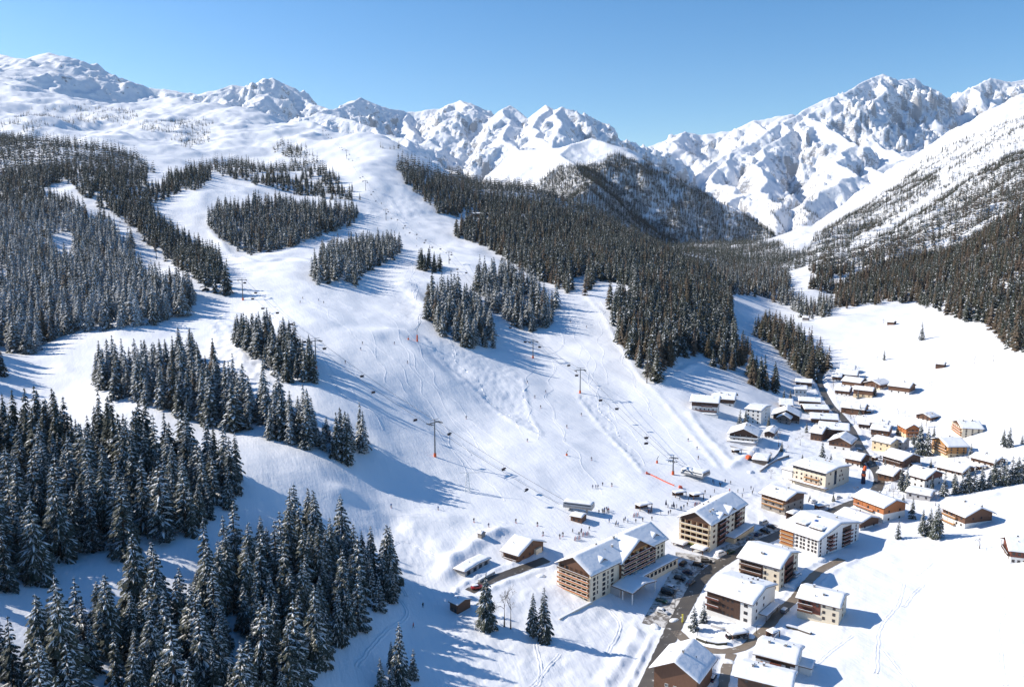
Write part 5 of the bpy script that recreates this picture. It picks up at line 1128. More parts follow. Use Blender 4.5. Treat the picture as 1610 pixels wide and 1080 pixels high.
while k < 46:
    px, py = r_.uniform(1190, 1530), r_.uniform(600, 840)
    if not inpoly(np.array([px]), np.array([py]), VILL)[0]: continue
    x, y, z = ground_point(px, py)
    if min(segdist(np.array([x]), np.array([y]), l)[0][0]-w for l, w in _RW) < 1: continue
    kd = 's' if k % 3 == 0 else 'b'
    px_tree(px, py, r_.uniform(9, 17), kd, 'small snowy conifer in the gardens between the village houses' if kd == 's' else 'small bare shrub in the gardens between the village houses', r_.randrange(3), 1.3, 'garden conifers of the village' if kd == 's' else 'garden shrubs of the village'); k += 1
# ------------------------------------------------------------------ chairlifts
M_steel = principled('lift_steel', (.16, .17, .18), .5, .5); M_lpad = principled('orange_padding', (.62, .12, .04), .7); M_cable = principled('cable_steel', (.10, .10, .105), .5, .5); M_seat = principled('chair_seat', (.05, .05, .055), .6); M_bub = principled('chair_hood', (.08, .05, .045), .3)
def tower(px, py, hpx, toward, label, arm=2.6, pad=True, group=None):
    x, y, z = ground_point(px, py); d = project(x, y, z)[2]; dep = math.asin(max(-.9, min(.9, (CAMH-z)/math.hypot(math.hypot(x, y), CAMH-z))))
    H = hpx*d/FPX/max(.5, math.cos(dep)); e = bpy.data.objects.new('lift_tower', None); COL.objects.link(e); e.location = (x, y, z)
    e.rotation_euler = (0, 0, math.atan2(toward[1]-y, toward[0]-x)); tag(e, label, 'lift tower', group)
    MB().tube((0, 0, -.5), (0, 0, H), .34, .22, k=10).build('pole', M_steel, e)
    if pad: MB().tube((0, 0, -.3), (0, 0, 1.5), .60, .52, k=10).build('base_padding', M_lpad, e)
    MB().box(-.2, -arm, H-.15, .2, arm, H+.2).box(-.12, -.12, H+.2, .12, .12, H+1.3).box(-.08, -arm*.9, H+1.05, .08, arm*.9, H+1.2).build('cross_arm', M_steel, e)
    for s in (-1, 1):
        m = MB().box(-1.9, s*arm-.08, H-.35, 1.9, s*arm+.08, H-.15)
        for k in range(5): m.tube((-1.6+.8*k, s*arm-.12, H-.42), (-1.6+.8*k, s*arm+.12, H-.42), .2, k=8)
        m.build('sheave_train', M_dmetal, e)
        MB().box(-1.6, s*arm+s*.25-.12, H-.1, 1.6, s*arm+s*.25+.12, H-.02).build('catwalk', M_steel, e)
    c, s_ = math.cos(e.rotation_euler.z), math.sin(e.rotation_euler.z)
    return [Vector((x-s_*q*arm, y+c*q*arm, z+H-.62)) for q in (-1, 1)]
def chair_meshes():
    f = MB().tube((0, 0, 0), (0, 0, -1.5), .05, k=5).tube((-.9, 0, -1.5), (.9, 0, -1.5), .05, k=5).tube((-.9, 0, -1.5), (-.9, -.1, -2.5), .04, k=5).tube((.9, 0, -1.5), (.9, -.1, -2.5), .04, k=5).tube((-.8, .55, -2.75), (.8, .55, -2.75), .04, k=5)
    s = MB().box(-1.05, -.15, -2.55, 1.05, .42, -2.42); b = MB().box(-1.05, -.25, -2.5, 1.05, -.15, -1.8)
    h = MB(); 
    for i in range(6):
        a0 = R(20+i*22); a1 = R(42+i*22); h.add([(-1.08, -.15+.75*math.cos(a0)*-1+.2, -2.2+.75*math.sin(a0)), (1.08, -.15-.75*math.cos(a0)+.2, -2.2+.75*math.sin(a0)), (1.08, -.15-.75*math.cos(a1)+.2, -2.2+.75*math.sin(a1)), (-1.08, -.15-.75*math.cos(a1)+.2, -2.2+.75*math.sin(a1))], [(0, 1, 2, 3)])
    return f.mesh('hanger', [M_steel]), s.mesh('seat', [M_seat]), b.mesh('backrest', [M_seat]), h.mesh('hood', [M_bub])
CH = chair_meshes()
def chair(p, rot, label, group, s=1.0, hood=True):
    e = bpy.data.objects.new('lift_chair', None); COL.objects.link(e); e.location = p; e.rotation_euler = (0, 0, rot); e.scale = (s,)*3; tag(e, label, 'lift chair', group)
    for n, m in zip(('hanger', 'seat', 'backrest', 'hood'), CH):
        if n != 'hood' or hood: link(bpy.data.objects.new(n, m), e)
def cable(P, label, group, sag=.012):
    pts = []
    for a, b in zip(P[:-1], P[1:]):
        L = (b-a).length
        for k in range(12): t = k/12; q = a.lerp(b, t); q.z -= 4*t*(1-t)*L*sag; pts.append(q)
    pts.append(P[-1]); m = MB()
    for a, b in zip(pts[:-1], pts[1:]): m.tube(a, b, .055, k=4, cap=False)
    o = m.build('lift_cable', M_cable); tag(o, label, 'cable', group); return pts
def hang(pts, at, label, group, side):
    """chairs along a cable; at = shares of its length"""
    seg = [0]
    for a, b in zip(pts[:-1], pts[1:]): seg.append(seg[-1]+(b-a).length)
    for f in at:
        s = f*seg[-1]; i = max(k for k in range(len(seg)-1) if seg[k] <= s); t = (s-seg[i])/max(1e-6, seg[i+1]-seg[i]); p = pts[i].lerp(pts[i+1], t); d = pts[i+1]-pts[i]
        chair(p, math.atan2(d.y, d.x)+(math.pi/2 if side > 0 else -math.pi/2), label, group, .85)
def lift(spec, start, names, nch, jit, grp):
    G = [ground_point(a, b) for a, b, _ in spec]; left, right = [], []
    S = ground_point(*start[:2]); L0 = []
    for i, (a, b, hp) in enumerate(spec):
        tgt = G[i-1] if i else S
        p = tower(a, b, hp, tgt, names[i], pad=(G[i][1] < 680), arm=2.6); left.append(p[0]); right.append(p[1])
    for side, P in ((-1, left), (1, right)):
        q = Vector(S)+Vector((0, 0, start[2])); d = (P[0]-q); d.z = 0; d.normalize(); q = q+Vector((-d.y, d.x, 0))*side*-2.0
        pts = cable([q]+P, f'{"uphill" if side > 0 else "downhill"} steel cable of the {grp}', None)
        hang(pts, [min(.985, max(.02, (k+.5)/nch+jit*math.sin(k*3.1+side))) for k in range(nch)], f'hooded chair hanging from the {"uphill" if side > 0 else "downhill"} cable of the {grp}', f'{"uphill" if side > 0 else "downhill"} chairs of the {grp}', side)
lift([(684,718,53),(497,580,44),(382,472,32),(246,408,24),(180,352,18)], (884,808,4.2), ['tall lift tower with orange base in the middle of the lower piste','lift tower at the corner of the small wood by the shaded piste','lift tower with double arms on the snowy saddle','lift tower in the narrow forest cut','topmost lift tower of the forest cut'], 17, .012, 'chairlift through the forest cut')
lift([(1058,746,24),(912,618,36),(838,563,26),(706,415,18),(607,347,17),(575,300,15),(545,250,13),(508,214,12)], (1072,748,4.5), ['low lift tower just before the upper valley station','lift tower with orange base on the steep bank of the sunny piste','lift tower in the shade under the double wood','lift tower beside the trio of spruces','lift tower on the flat shoulder near the mountain restaurant','lift tower on the shaded steep piste','small lift tower near the plateau rim','highest lift tower on the plateau'], 30, .006, 'chairlift to the plateau')
# ---- valley stations
def station(A, B, C, label, hut=None):
    xa, ya, za, ang, a, c, h, err = frame_from(A, B, C, 4.0); a *= BS; c *= BS
    e = bpy.data.objects.new('lift_station', None); COL.objects.link(e); e.location = (xa, ya, za); e.rotation_euler = (0, 0, ang); e.scale = (1/BS,)*3; tag(e, label, 'lift station')
    z0 = 3.4
    m = MB(); prof = [(.3, z0), (0, z0+1.3), (.9, z0+3.0), (c-.9, z0+3.0), (c, z0+1.3), (c-.3, z0)]
    m.prism(prof, 'y', 0, a).build('machine_hall', M_metal, e)
    w = MB(); w.add([(-.03, .6, z0+1.15), (-.03, a-.6, z0+1.15), (.66, a-.6, z0+2.6), (.66, .6, z0+2.6)], [(0, 1, 2, 3)])
    w.add([(.06, .6, z0+1.15), (.06, a-.6, z0+1.15), (.76, a-.6, z0+2.55), (.76, .6, z0+2.55)], [(3, 2, 1, 0)]).build('window_band', M_glass, e)
    w = MB().add([(.9, -.04, z0+1.3), (c-.9, -.04, z0+1.3), (c-1.2, -.04, z0+2.7), (1.2, -.04, z0+2.7)], [(0, 1, 2, 3)]).build('end_window', M_glass, e)
    snow_slab('roof_snow', .85, c-.85, .05, a-.05, lambda x, y: z0+3.0, .5, e, 10, 14, 7)
    for y in (a*.22, a*.8): MB().box(c*.4, y-.45, -3, c*.6, y+.45, z0-.003).build('support', M_concrete, e)
    return e, a, c
e, a, c = station((930,812), (884,803), (939,806), 'grey lift station with dark window band above the small ticket hut')
H('ticket_hut', 'small brown hut tucked under the grey lift station', 'ticket hut', (914,823), (897,818), (922,817), 814, 'y', .6, Wd_mid, None, 1, .6, .45, wl={0: [.25, .7]}, floors=1, chim=0, seed=80)
station((1104,760), (1068,748), (1120,755), 'long grey lift station at the foot of the sunny piste bank')
# ---- white draglift pylon with a long arm, snow guns, nets
x, y, z = ground_point(735, 772); e = bpy.data.objects.new('lift_pylon', None); COL.objects.link(e); e.location = (x, y, z); tag(e, 'pale lattice pylon with one long arm on the shaded piste edge', 'pylon')
m = MB(); Hh = 7.0
for sx in (-1, 1):
    for sy in (-1, 1): m.tube((sx*.9, sy*.9, -.5), (sx*.35, sy*.35, Hh), .12, .09, k=5)
for k in range(6):
    f0, f1 = .9-.55*k/6, .9-.55*(k+1)/6; z0, z1 = Hh*k/6, Hh*(k+1)/6
    for (p, q) in (((-1, -1), (1, -1)), ((1, -1), (1, 1)), ((1, 1), (-1, 1)), ((-1, 1), (-1, -1))): m.tube((p[0]*f0, p[1]*f0, z0), (q[0]*f1, q[1]*f1, z1), .06, k=4)
m.build('lattice', M_framew, e); MB().tube((-2.6, 0, Hh), (6.5, 0, Hh+.1), .13, .09, k=5).build('arm', M_framew, e)
def snow_gun(px, py, hpx, label, red=True):
    x, y, z = ground_point(px, py); d = project(x, y, z)[2]; Hh = hpx*d/FPX
    e = bpy.data.objects.new('snow_gun', None); COL.objects.link(e); e.location = (x, y, z); tag(e, label, 'snow gun')
    MB().tube((0, 0, -.3), (0, 0, Hh*.32), .45, .4, k=8).build('padding', M_lpad, e)
    MB().tube((0, 0, Hh*.3), (0, 0, Hh*.55), .14, k=6).tube((0, 0, Hh*.55), (Hh*.2, -Hh*.02, Hh*.95), .16, .11, k=6).build('lance', M_steel, e)
    MB().tube((Hh*.17, -.02, Hh*.9), (Hh*.24, -.02, Hh*1.02), .24, .2, k=8).build('nozzle_head', M_framew, e)
snow_gun(656,537,33,'snow gun lance with red base on the shoulder of the piste'); snow_gun(891,716,9,'short red snow gun in the middle of the sunny piste'); snow_gun(1033,728,13,'snow gun beside the hollow above the upper valley station'); snow_gun(642,534,8,'small red snow gun next to the tall snow gun lance')
M_net = principled('red_net', (.62, .13, .08), .8)
L_ = [ground_point(*p) for p in ((1017,744),(1032,751),(1046,758),(1060,764))]; m = MB()
for p, q in zip(L_[:-1], L_[1:]):
    m.add([(p[0], p[1], p[2]), (q[0], q[1], q[2]), (q[0], q[1], q[2]+.5), (p[0], p[1], p[2]+.5), (p[0]+.04, p[1]+.04, p[2]), (q[0]+.04, q[1]+.04, q[2]), (q[0]+.04, q[1]+.04, q[2]+.5), (p[0]+.04, p[1]+.04, p[2]+.5)], [(0, 1, 2, 3), (7, 6, 5, 4), (3, 2, 6, 7)])
o = m.build('safety_net', M_net); tag(o, 'red safety net strung down to the upper valley station', 'net')
for p in L_: MB().tube((p[0], p[1], p[2]-.2), (p[0], p[1], p[2]+.95), .05, k=5).build('net_post', M_lpad, o)
def mat_block(px, py, w, lab):
    x, y, z = ground_point(px, py); o = MB().prism([(-w/2, -.1), (w/2, -.1), (w*.3, .8), (-w*.35, 1.0)], 'y', -w/3, w/3).build('crash_mat', M_net); o.location = (x, y, z); tag(o, lab, 'crash mat')
mat_block(1070, 767, 1.7, 'big red crash mat at the end of the safety net'); mat_block(1017, 745, .9, 'small red crash mat at the start of the safety net')
x, y, z = ground_point(1177, 722); o = MB().prism([(-1.2, 0), (1.2, 0), (1.2, 1.3), (.4, 1.9), (-.9, 1.7)], 'y', -.9, .9).build('machine_body', [M_lpad]); e = bpy.data.objects.new('snow_groomer', None); COL.objects.link(e); e.location = (x, y, z); e.rotation_euler = (0, 0, .5); tag(e, 'orange snow groomer parked against the flat garage', 'snow groomer'); o.parent = e
MB().box(-1.6, -1.15, -.2, 1.5, -.9, .55).box(-1.6, .9, -.2, 1.5, 1.15, .55).build('crawler_track', M_dmetal, e); MB().box(1.5, -1.3, -.1, 1.75, 1.3, .8).build('blade', M_steel, e); MB().prism([(.42, 1.25), (1.22, 1.25), (.42, 1.88)], 'y', -.92, .92).build('cab_glass', M_glass, e)
# ------------------------------------------------------------------ people on the pistes and at the lifts
M_skin = principled('skin', (.45, .27, .19), .6); M_boot = principled('boot', (.03, .03, .035), .6); M_trou = principled('dark_trousers', (.035, .035, .045), .8)
JK = [principled(f'{n}_jacket', c, .75) for n, c in (('black', (.025, .025, .03)), ('navy', (.03, .05, .14)), ('red', (.42, .03, .03)), ('blue', (.05, .16, .40)), ('grey', (.16, .16, .17)), ('orange', (.55, .17, .03)), ('green', (.06, .18, .08)))]
def person_mesh(name, pose):
    """one continuous body grown over a skeleton; 1.75 m"""
    J = {'pel': (0, 0, .95), 'che': (0, .02, 1.30), 'nek': (0, .02, 1.48), 'hea': (0, .03, 1.62), 'top': (0, .02, 1.75)}
    if pose == 'ski':
        J = {'pel': (0, -.12, .78), 'che': (0, .12, 1.12), 'nek': (0, .2, 1.28), 'hea': (0, .26, 1.41), 'top': (0, .27, 1.54)}
    kn = .50 if pose != 'ski' else .44; ky = .03 if pose != 'ski' else .16
    st = .22 if pose == 'walk' else 0
    J.update({'hl': (-.12, J['pel'][1], J['pel'][2]-.06), 'hr': (.12, J['pel'][1], J['pel'][2]-.06), 'kl': (-.14, ky+st*.6, kn), 'kr': (.14, ky-st*.2, kn), 'al': (-.14, st*.8, .09), 'ar': (.14, -st, .09), 'tl': (-.15, .17+st*.8, .05), 'tr': (.15, .17-st, .05)})
    sy, sz = J['che'][1], J['che'][2]+.10
    f = .30 if pose == 'ski' else (.12 if pose == 'walk' else .05)
    J.update({'sl': (-.20, sy, sz), 'sr': (.20, sy, sz), 'el': (-.30, sy-.03, sz-.28), 'er': (.30, sy-.03, sz-.28), 'wl': (-.28, sy+f, sz-.48), 'wr': (.28, sy+f, sz-.48), 'fl': (-.27, sy+f+.07, sz-.55), 'fr': (.27, sy+f+.07, sz-.55)})
    Rr = {'pel': .155, 'che': .175, 'nek': .075, 'hea': .115, 'top': .075, 'hl': .11, 'hr': .11, 'kl': .078, 'kr': .078, 'al': .06, 'ar': .06, 'tl': .05, 'tr': .05, 'sl': .085, 'sr': .085, 'el': .06, 'er': .06, 'wl': .045, 'wr': .045, 'fl': .05, 'fr': .05}
    E = [('pel', 'che'), ('che', 'nek'), ('nek', 'hea'), ('hea', 'top'), ('pel', 'hl'), ('hl', 'kl'), ('kl', 'al'), ('al', 'tl'), ('pel', 'hr'), ('hr', 'kr'), ('kr', 'ar'), ('ar', 'tr'), ('che', 'sl'), ('sl', 'el'), ('el', 'wl'), ('wl', 'fl'), ('che', 'sr'), ('sr', 'er'), ('er', 'wr'), ('wr', 'fr')]
    ks = list(J); me = bpy.data.meshes.new(name); me.from_pydata([J[k] for k in ks], [(ks.index(a), ks.index(b)) for a, b in E], [])
    o = bpy.data.objects.new('tmp', me); COL.objects.link(o); md = o.modifiers.new('s', 'SKIN')
    for i, k in enumerate(ks): me.skin_vertices[0].data[i].radius = (Rr[k], Rr[k]*.85); me.skin_vertices[0].data[i].use_root = k == 'pel'
    o.modifiers.new('d', 'SUBSURF').levels = 1
    dg = bpy.context.evaluated_depsgraph_get(); out = bpy.data.meshes.new_from_object(o.evaluated_get(dg)); bpy.data.objects.remove(o); out.name = name
    out.materials.clear()
    for m in (JK[0], M_trou, M_skin, M_boot): out.materials.append(m)
    hz_ = J['nek'][2]
    for p in out.polygons:
        c = p.center; p.use_smooth = True
        p.material_index = 3 if c.z < .13 else (1 if c.z < J['pel'][2]-.02 else (2 if hz_+.03 < c.z < hz_+.16 and c.y > J['hea'][1]-.02 else (3 if c.z >= hz_+.14 else 0)))
    return out
PM = {p: person_mesh('body', p) for p in ('stand', 'walk', 'ski')}
SKI = MB().add([(-.045, -.75, 0), (.045, -.75, 0), (.045, .80, 0), (.03, .95, .08), (-.03, .95, .08), (-.045, .80, 0), (-.045, -.75, .025), (.045, -.75, .025), (.045, .80, .025), (.03, .95, .10), (-.03, .95, .10), (-.045, .80, .025)],
   [(5, 2, 1, 0), (5, 4, 3, 2), (6, 7, 8, 11), (11, 8, 9, 10), (0, 1, 7, 6), (1, 2, 8, 7), (2, 3, 9, 8), (3, 4, 10, 9), (4, 5, 11, 10), (5, 0, 6, 11)]).mesh('ski', [JK[2]])
COLN = ['black', 'navy', 'red', 'blue', 'grey', 'orange', 'green']
def person(px, py, pose, col, label, group=None, rot=None, s=.92):
    x, y, z = ground_point(px, py); o = bpy.data.objects.new('person', PM[pose]); COL.objects.link(o)
    o.location = (x, y, z-.01); o.rotation_euler = (0, 0, (px*2.3+py) % 6.28 if rot is None else rot); o.scale = (s, s, s); tag(o, label, 'person', group)
    o.material_slots[0].link = 'OBJECT'; o.material_slots[0].material = JK[col]
    if pose == 'ski' or (pose == 'stand' and group is None):
        for sx in (-.14, .14): k = bpy.data.objects.new('ski', SKI); link(k, o); k.location = (sx, .05, .01)
    return o
PIS = [(733,658,'skier on the lower piste under the long tree shadows'),(829,694,'skier at the lower end of the rough snow strip'),(891,672,'skier on the sunny piste between the rough strip and the bank'),(914,653,'skier close to the steep bank below the orange-based tower'),(930,723,'skier beside the short red snow gun'),(962,764,'lone skier above the valley gathering'),
 (689,801,'skier on the flat run-out beneath the lattice pylon'),(745,820,'skier gliding towards the ski hut'),(768,828,'second skier gliding towards the ski hut'),(811,821,'skier above the ski hut roof'),(845,826,'skier between the ski hut and the grey station'),(854,841,'skier next to the ski hut gable'),(885,842,'skier near the practice lift posts'),(615,797,'skier crossing the hollow by the lowest wood'),
 (897,507,'skier on the shaded upper part of the sunny piste'),(922,515,'second skier on the shaded upper part of the sunny piste'),(829,602,'skier at the end of the furrow by the rough snow'),(841,625,'skier in the middle of the broad sunny piste'),(858,617,'skier just above the middle of the broad sunny piste'),(850,641,'skier below the middle of the broad sunny piste'),
 (567,550,'skier stopped on the sunny edge of the tree shadow'),(570,541,'skier right behind the one stopped at the shadow edge'),(620,541,'skier near the snow gun shoulder'),(641,571,'skier carving under the snow gun shoulder'),(543,571,'skier in the shade beneath the lift chairs'),(472,476,'skier of the trio on the upper flat'),(476,470,'second skier of the trio on the upper flat'),(501,473,'third skier of the trio on the upper flat'),(509,477,'skier beside the hut at the flat'),
 (1096,706,'skier high on the piste bank near the guest house'),(1098,721,'skier on the piste bank above the orange groomer'),(1082,693,'skier by the terrace of the dark-gabled chalet'),(637,370,'skier on the upper piste by the restaurant'),(655,376,'skier under the upper lift'),(660,352,'skier at the upper crossing'),(655,388,'skier near the trio of spruces')]
for i, (px, py, lab) in enumerate(PIS): person(px, py, 'ski', (0, 1, 0, 0, 4, 0, 3)[i % 7], lab, None, math.pi+.4*math.sin(i), 1.0)
person(665, 955, 'walk', 0, 'dark-clad person walking up the shaded ski path'); person(650, 987, 'walk', 2, 'person in red walking down the shaded ski path')
person(880, 846, 'stand', 0, 'person waiting at the practice lift posts')
r_ = random.Random(77)
def crowd(n, cx, cy, sx, sy, where, key):
    for i in range(n):
        a = r_.gauss(0, 1); b = r_.gauss(0, 1); c = r_.choice([0, 0, 1, 0, 4, 2, 0, 3, 1, 0, 0, 6]); cn = COLN[c]
        person(cx+a*sx, cy+b*sy+a*sx*-.15, r_.choice(['stand', 'walk', 'stand']), c, f'person in {cn} ski clothes {where}', f'{cn} clad people {key}')
crowd(11, 948, 806, 9, 2.5, 'queuing beside the grey lift station', 'at the grey station'); crowd(16, 1055, 801, 22, 5, 'standing on the snow behind the second hotel', 'behind the second hotel'); crowd(10, 985, 822, 16, 4, 'on the snow behind the large hotel', 'behind the large hotel')
crowd(10, 1120, 782, 20, 5, 'walking before the long grey station', 'before the long station'); crowd(4, 938, 768, 6, 1.5, 'pausing on the open run-out', 'on the run-out'); crowd(6, 1135, 762, 8, 3, 'at the exit of the long grey station', 'at the station exit'); crowd(7, 1165, 775, 12, 6, 'by the snow bar near the stone-faced house', 'by the snow bar'); crowd(5, 918, 835, 10, 5, 'beside the ski racks', 'beside the ski racks')
# ------------------------------------------------------------------ cars
PAINT = {n: principled(f'{n}_car_paint', c, .25, .1, .5) for n, c in (('black', (.012, .012, .014)), ('dark blue', (.015, .025, .06)), ('grey', (.12, .125, .13)), ('silver', (.42, .43, .44)), ('white', (.72, .72, .72)), ('red', (.32, .02, .02)), ('dark green', (.02, .06, .04)))}
M_tyre = principled('tyre', (.02, .02, .02), .9); M_head = principled('headlight', (.7, .7, .68), .2); M_tail = principled('tail_light', (.4, .02, .02), .3)
def car_meshes(kind):
    L, Wd, Hh = {'saloon': (4.5, 1.8, 1.45), 'estate': (4.7, 1.82, 1.5), 'van': (5.2, 2.0, 2.1)}[kind]
    prof = {'saloon': [(-.5, .2), (-.5, .52), (-.44, .62), (-.30, .64), (-.17, .98), (.14, 1.0), (.30, .66), (.46, .56), (.5, .45), (.5, .2)],
            'estate': [(-.5, .2), (-.5, .60), (-.46, .92), (-.40, 1.0), (.12, 1.0), (.28, .66), (.46, .56), (.5, .45), (.5, .2)],
            'van': [(-.5, .15), (-.5, .93), (-.46, 1.0), (.20, 1.0), (.36, .60), (.48, .48), (.5, .2), (.5, .15)]}[kind]
    bm = bmesh.new(); n = len(prof); rows = []
    for y, sc in ((-.5, .0), (-.47, 1), (.47, 1), (.5, 0)):
        rows.append([bm.verts.new((x*L*(1 if sc else .985), y*Wd*(1-.13*max(0, (z-.62)/.38)), z*Hh*(1 if sc else .97)+(0 if sc else .02))) for x, z in prof])
    for a, b in zip(rows[:-1], rows[1:]):
        for i in range(n): bm.faces.new((a[i], a[(i+1) % n], b[(i+1) % n], b[i]))
    bm.faces.new(rows[0]); bm.faces.new(rows[-1][::-1]); bmesh.ops.recalc_face_normals(bm, faces=bm.faces)
    body = bpy.data.meshes.new('body'); bm.to_mesh(body); bm.free(); body.materials.append(None)
    g = MB(); x0, x1 = (-.30, .20) if kind == 'saloon' else (-.44, .22); zt, zb = Hh*.95, Hh*.68
    for s in (-1, 1):
        yb, yt = s*(Wd*.5*(1-.02)+.012), s*(Wd*.5*(.885)+.012); g.add([(x0*L, yb, zb), (x1*L, yb, zb), (x1*L-.45, yt, zt), (x0*L+(.5 if kind == 'saloon' else .12), yt, zt)], [(0, 1, 2, 3)])
    fx = {'saloon': ((.29, .67), (.15, .985)), 'estate': ((.27, .67), (.13, .985)), 'van': ((.35, .62), (.21, .985))}[kind]
    g.add([(fx[0][0]*L+.02, -Wd*.42, fx[0][1]*Hh+.02), (fx[0][0]*L+.02, Wd*.42, fx[0][1]*Hh+.02), (fx[1][0]*L+.02, Wd*.38, fx[1][1]*Hh+.01), (fx[1][0]*L+.02, -Wd*.38, fx[1][1]*Hh+.01)], [(0, 1, 2, 3)])
    wl = MB().tube((0, -.11, 0), (0, .11, 0), .33, k=14).mesh('wheel', [M_tyre]); hl = MB().box(-.03, -.2, -.07, .03, .2, .07).mesh('headlight', [M_head]); tl = MB().box(-.03, -.16, -.09, .03, .16, .09).mesh('tail_light', [M_tail])
    return dict(body=body, glass=g.mesh('windows', [M_glass]), wheel=wl, hl=hl, tl=tl, L=L, W=Wd, H=Hh)
CM = {k: car_meshes(k) for k in ('saloon', 'estate', 'van')}
def car(px, py, rot, kind, col, label, snow=.0, group=None):
    x, y, z = ground_point(px, py); M = CM[kind]; e = bpy.data.objects.new('parked_car' if kind != 'van' else 'parked_van', None); COL.objects.link(e); e.location = (x, y, z+.06); e.rotation_euler = (0, 0, rot); e.scale = (.76,)*3
    tag(e, label, 'car' if kind != 'van' else 'van', group)
    b = bpy.data.objects.new('body', M['body']); link(b, e); b.material_slots[0].link = 'OBJECT'; b.material_slots[0].material = PAINT[col]
    link(bpy.data.objects.new('windows', M['glass']), e)
    for sx in (-.31, .32):
        for sy in (-.43, .43): w = bpy.data.objects.new('wheel', M['wheel']); link(w, e); w.location = (sx*M['L'], sy*M['W'], .33)
    for sy in (-.34, .34):
        k = bpy.data.objects.new('headlight', M['hl']); link(k, e); k.location = (M['L']*.495, sy*M['W'], .68)
        k = bpy.data.objects.new('tail_light', M['tl']); link(k, e); k.location = (-M['L']*.498, sy*M['W'], .8)
    if snow: snow_slab('roof_snow', -M['L']*.42, M['L']*.10, -M['W']*.42, M['W']*.42, lambda a, b_: M['H']*.985, .30*snow, e, 8, 6, int(px))
RD = math.radians
for px, py, rt, k, c, lab, sn in [
 (1074,888,55,'estate','black','black estate car at the top of the hotel parking',0),(1082,902,-35,'saloon','dark blue','dark blue car parked by the low wing, second from the crossing',0),(1069,911,-35,'estate','black','black car half under the eaves of the low wing',0),(1056,926,-35,'saloon','silver','silver car with snowy bonnet in the hotel parking',.6),(1050,934,-35,'van','black','black van beside the silver car in the hotel parking',0),
 (1040,946,-35,'saloon','dark green','dark green car near the hotel canopy',0),(1041,963,-35,'saloon','white','white car alone at the lower end of the hotel parking',.8),(1098,890,-30,'estate','black','black car at the roadside by the lamp',0),(1086,917,50,'saloon','grey','grey car waiting at the parking exit',0),
 (1111,884,-10,'estate','black','long black car crossing in front of the second hotel',0),(1133,873,35,'van','white','white van before the porch of the second hotel',.3),(1148,869,35,'saloon','dark green','dark green car behind the white van',0),(1156,851,40,'estate','black','black car under the low wing of the second hotel',0),(1192,842,40,'saloon','dark blue','dark blue car in the shaded lot behind the second hotel',0),(1203,837,-50,'estate','black','black estate in the shaded lot behind the second hotel',0),
 (1201,824,40,'van','silver','snow-topped silver van by the stone-faced house',1),(1180,850,40,'saloon','grey','grey car on the street edge below the shaded lot',0),(1213,830,-50,'saloon','black','small black car at the far end of the shaded lot',0),(750,925,20,'saloon','red','red car at the end of the plowed lane by the shed',.4),
 (1279,790,20,'saloon','white','snow-covered car on the left before the flat-roofed hotel'.replace('on the left ','parked '),1.2),(1318,784,25,'estate','white','second snow-covered car by the shaded hotel forecourt',1.2),(1345,782,25,'saloon','black','dark car at the corner of the shaded forecourt',0),(1253,905,40,'saloon','white','snowed-in car on the lane beside the cream apartment house',1.3),(1234,962,50,'estate','grey','grey car with a thick snow cap by the small cream block',1.2),
 (1152,1003,10,'estate','black','black car under the snowed garden wall of the parking island',.5),(1167,1000,-60,'saloon','grey','grey car squeezed onto the parking island',.9),(1120,1068,60,'saloon','dark blue','dark blue car beside the dark chalet at the bottom',1.0),(1357,735,80,'van','black','black van driving up the village road',0),(1377,757,70,'saloon','grey','grey car driving on the road bend',0)]:
    car(px, py, RD(rt), k, c, lab, sn)
# ------------------------------------------------------------------ lamps, poles, racks, walls, small huts and heaps
def lamp(px, py, hpx, label):
    x, y, z = ground_point(px, py); d = project(x, y, z)[2]; Hh = hpx*d/FPX; e = bpy.data.objects.new('street_lamp', None); COL.objects.link(e); e.location = (x, y, z); tag(e, label, 'street lamp')
    MB().tube((0, 0, -.3), (0, 0, Hh), .09, .06, k=6).tube((0, 0, Hh), (.9, 0, Hh+.12), .05, k=5).build('pole', M_dmetal, e); MB().box(.6, -.14, Hh-.02, 1.25, .14, Hh+.12).build('lamp_head', M_metal, e)
for px, py, hp, lab in [(1061,958,32,'street lamp at the hotel parking edge'),(1092,894,20,'street lamp at the top of the hotel parking'),(1189,996,14,'short lamp at the lane fork'),(1096,1000,12,'low lamp on the tip of the parking island'),(1367,752,22,'street lamp at the village road bend'),(1318,662,18,'street lamp beside the wide house')]: lamp(px, py, hp, lab)
def post(name, px, py, hpx, r, mat, label, cat, group=None):
    x, y, z = ground_point(px, py); d = project(x, y, z)[2]; Hh = hpx*d/FPX; o = MB().tube((0, 0, -.3), (0, 0, Hh), r, r*.8, k=6).tube((0, 0, Hh), (0, 0, Hh+.1), r*1.5, r*.5, k=6).build(name, mat); o.location = (x, y, z); tag(o, label, cat, group)
post('marker_banner', 1073, 978, 13, .22, principled('yellow_paint', (.62, .55, .08), .6), 'yellow upright banner standing in the dark road', 'banner')
x, y, z = ground_point(1357, 760); e = bpy.data.objects.new('advertising_pillar', None); COL.objects.link(e); e.location = (x, y, z); tag(e, 'dark blue and red advertising pillar on the shaded hotel forecourt', 'pillar')
MB().tube((0, 0, -.3), (0, 0, 3.2), .85, .8, k=12).tube((0, 0, 4.2), (0, 0, 5.6), .75, .7, k=12).build('column', PAINT['dark blue'], e); MB().tube((0, 0, 3.201), (0, 0, 4.199), .95, .9, k=12).tube((.2, 0, 5.601), (.5, 0, 7.4), .8, .5, k=12).build('red_band', M_lpad, e)
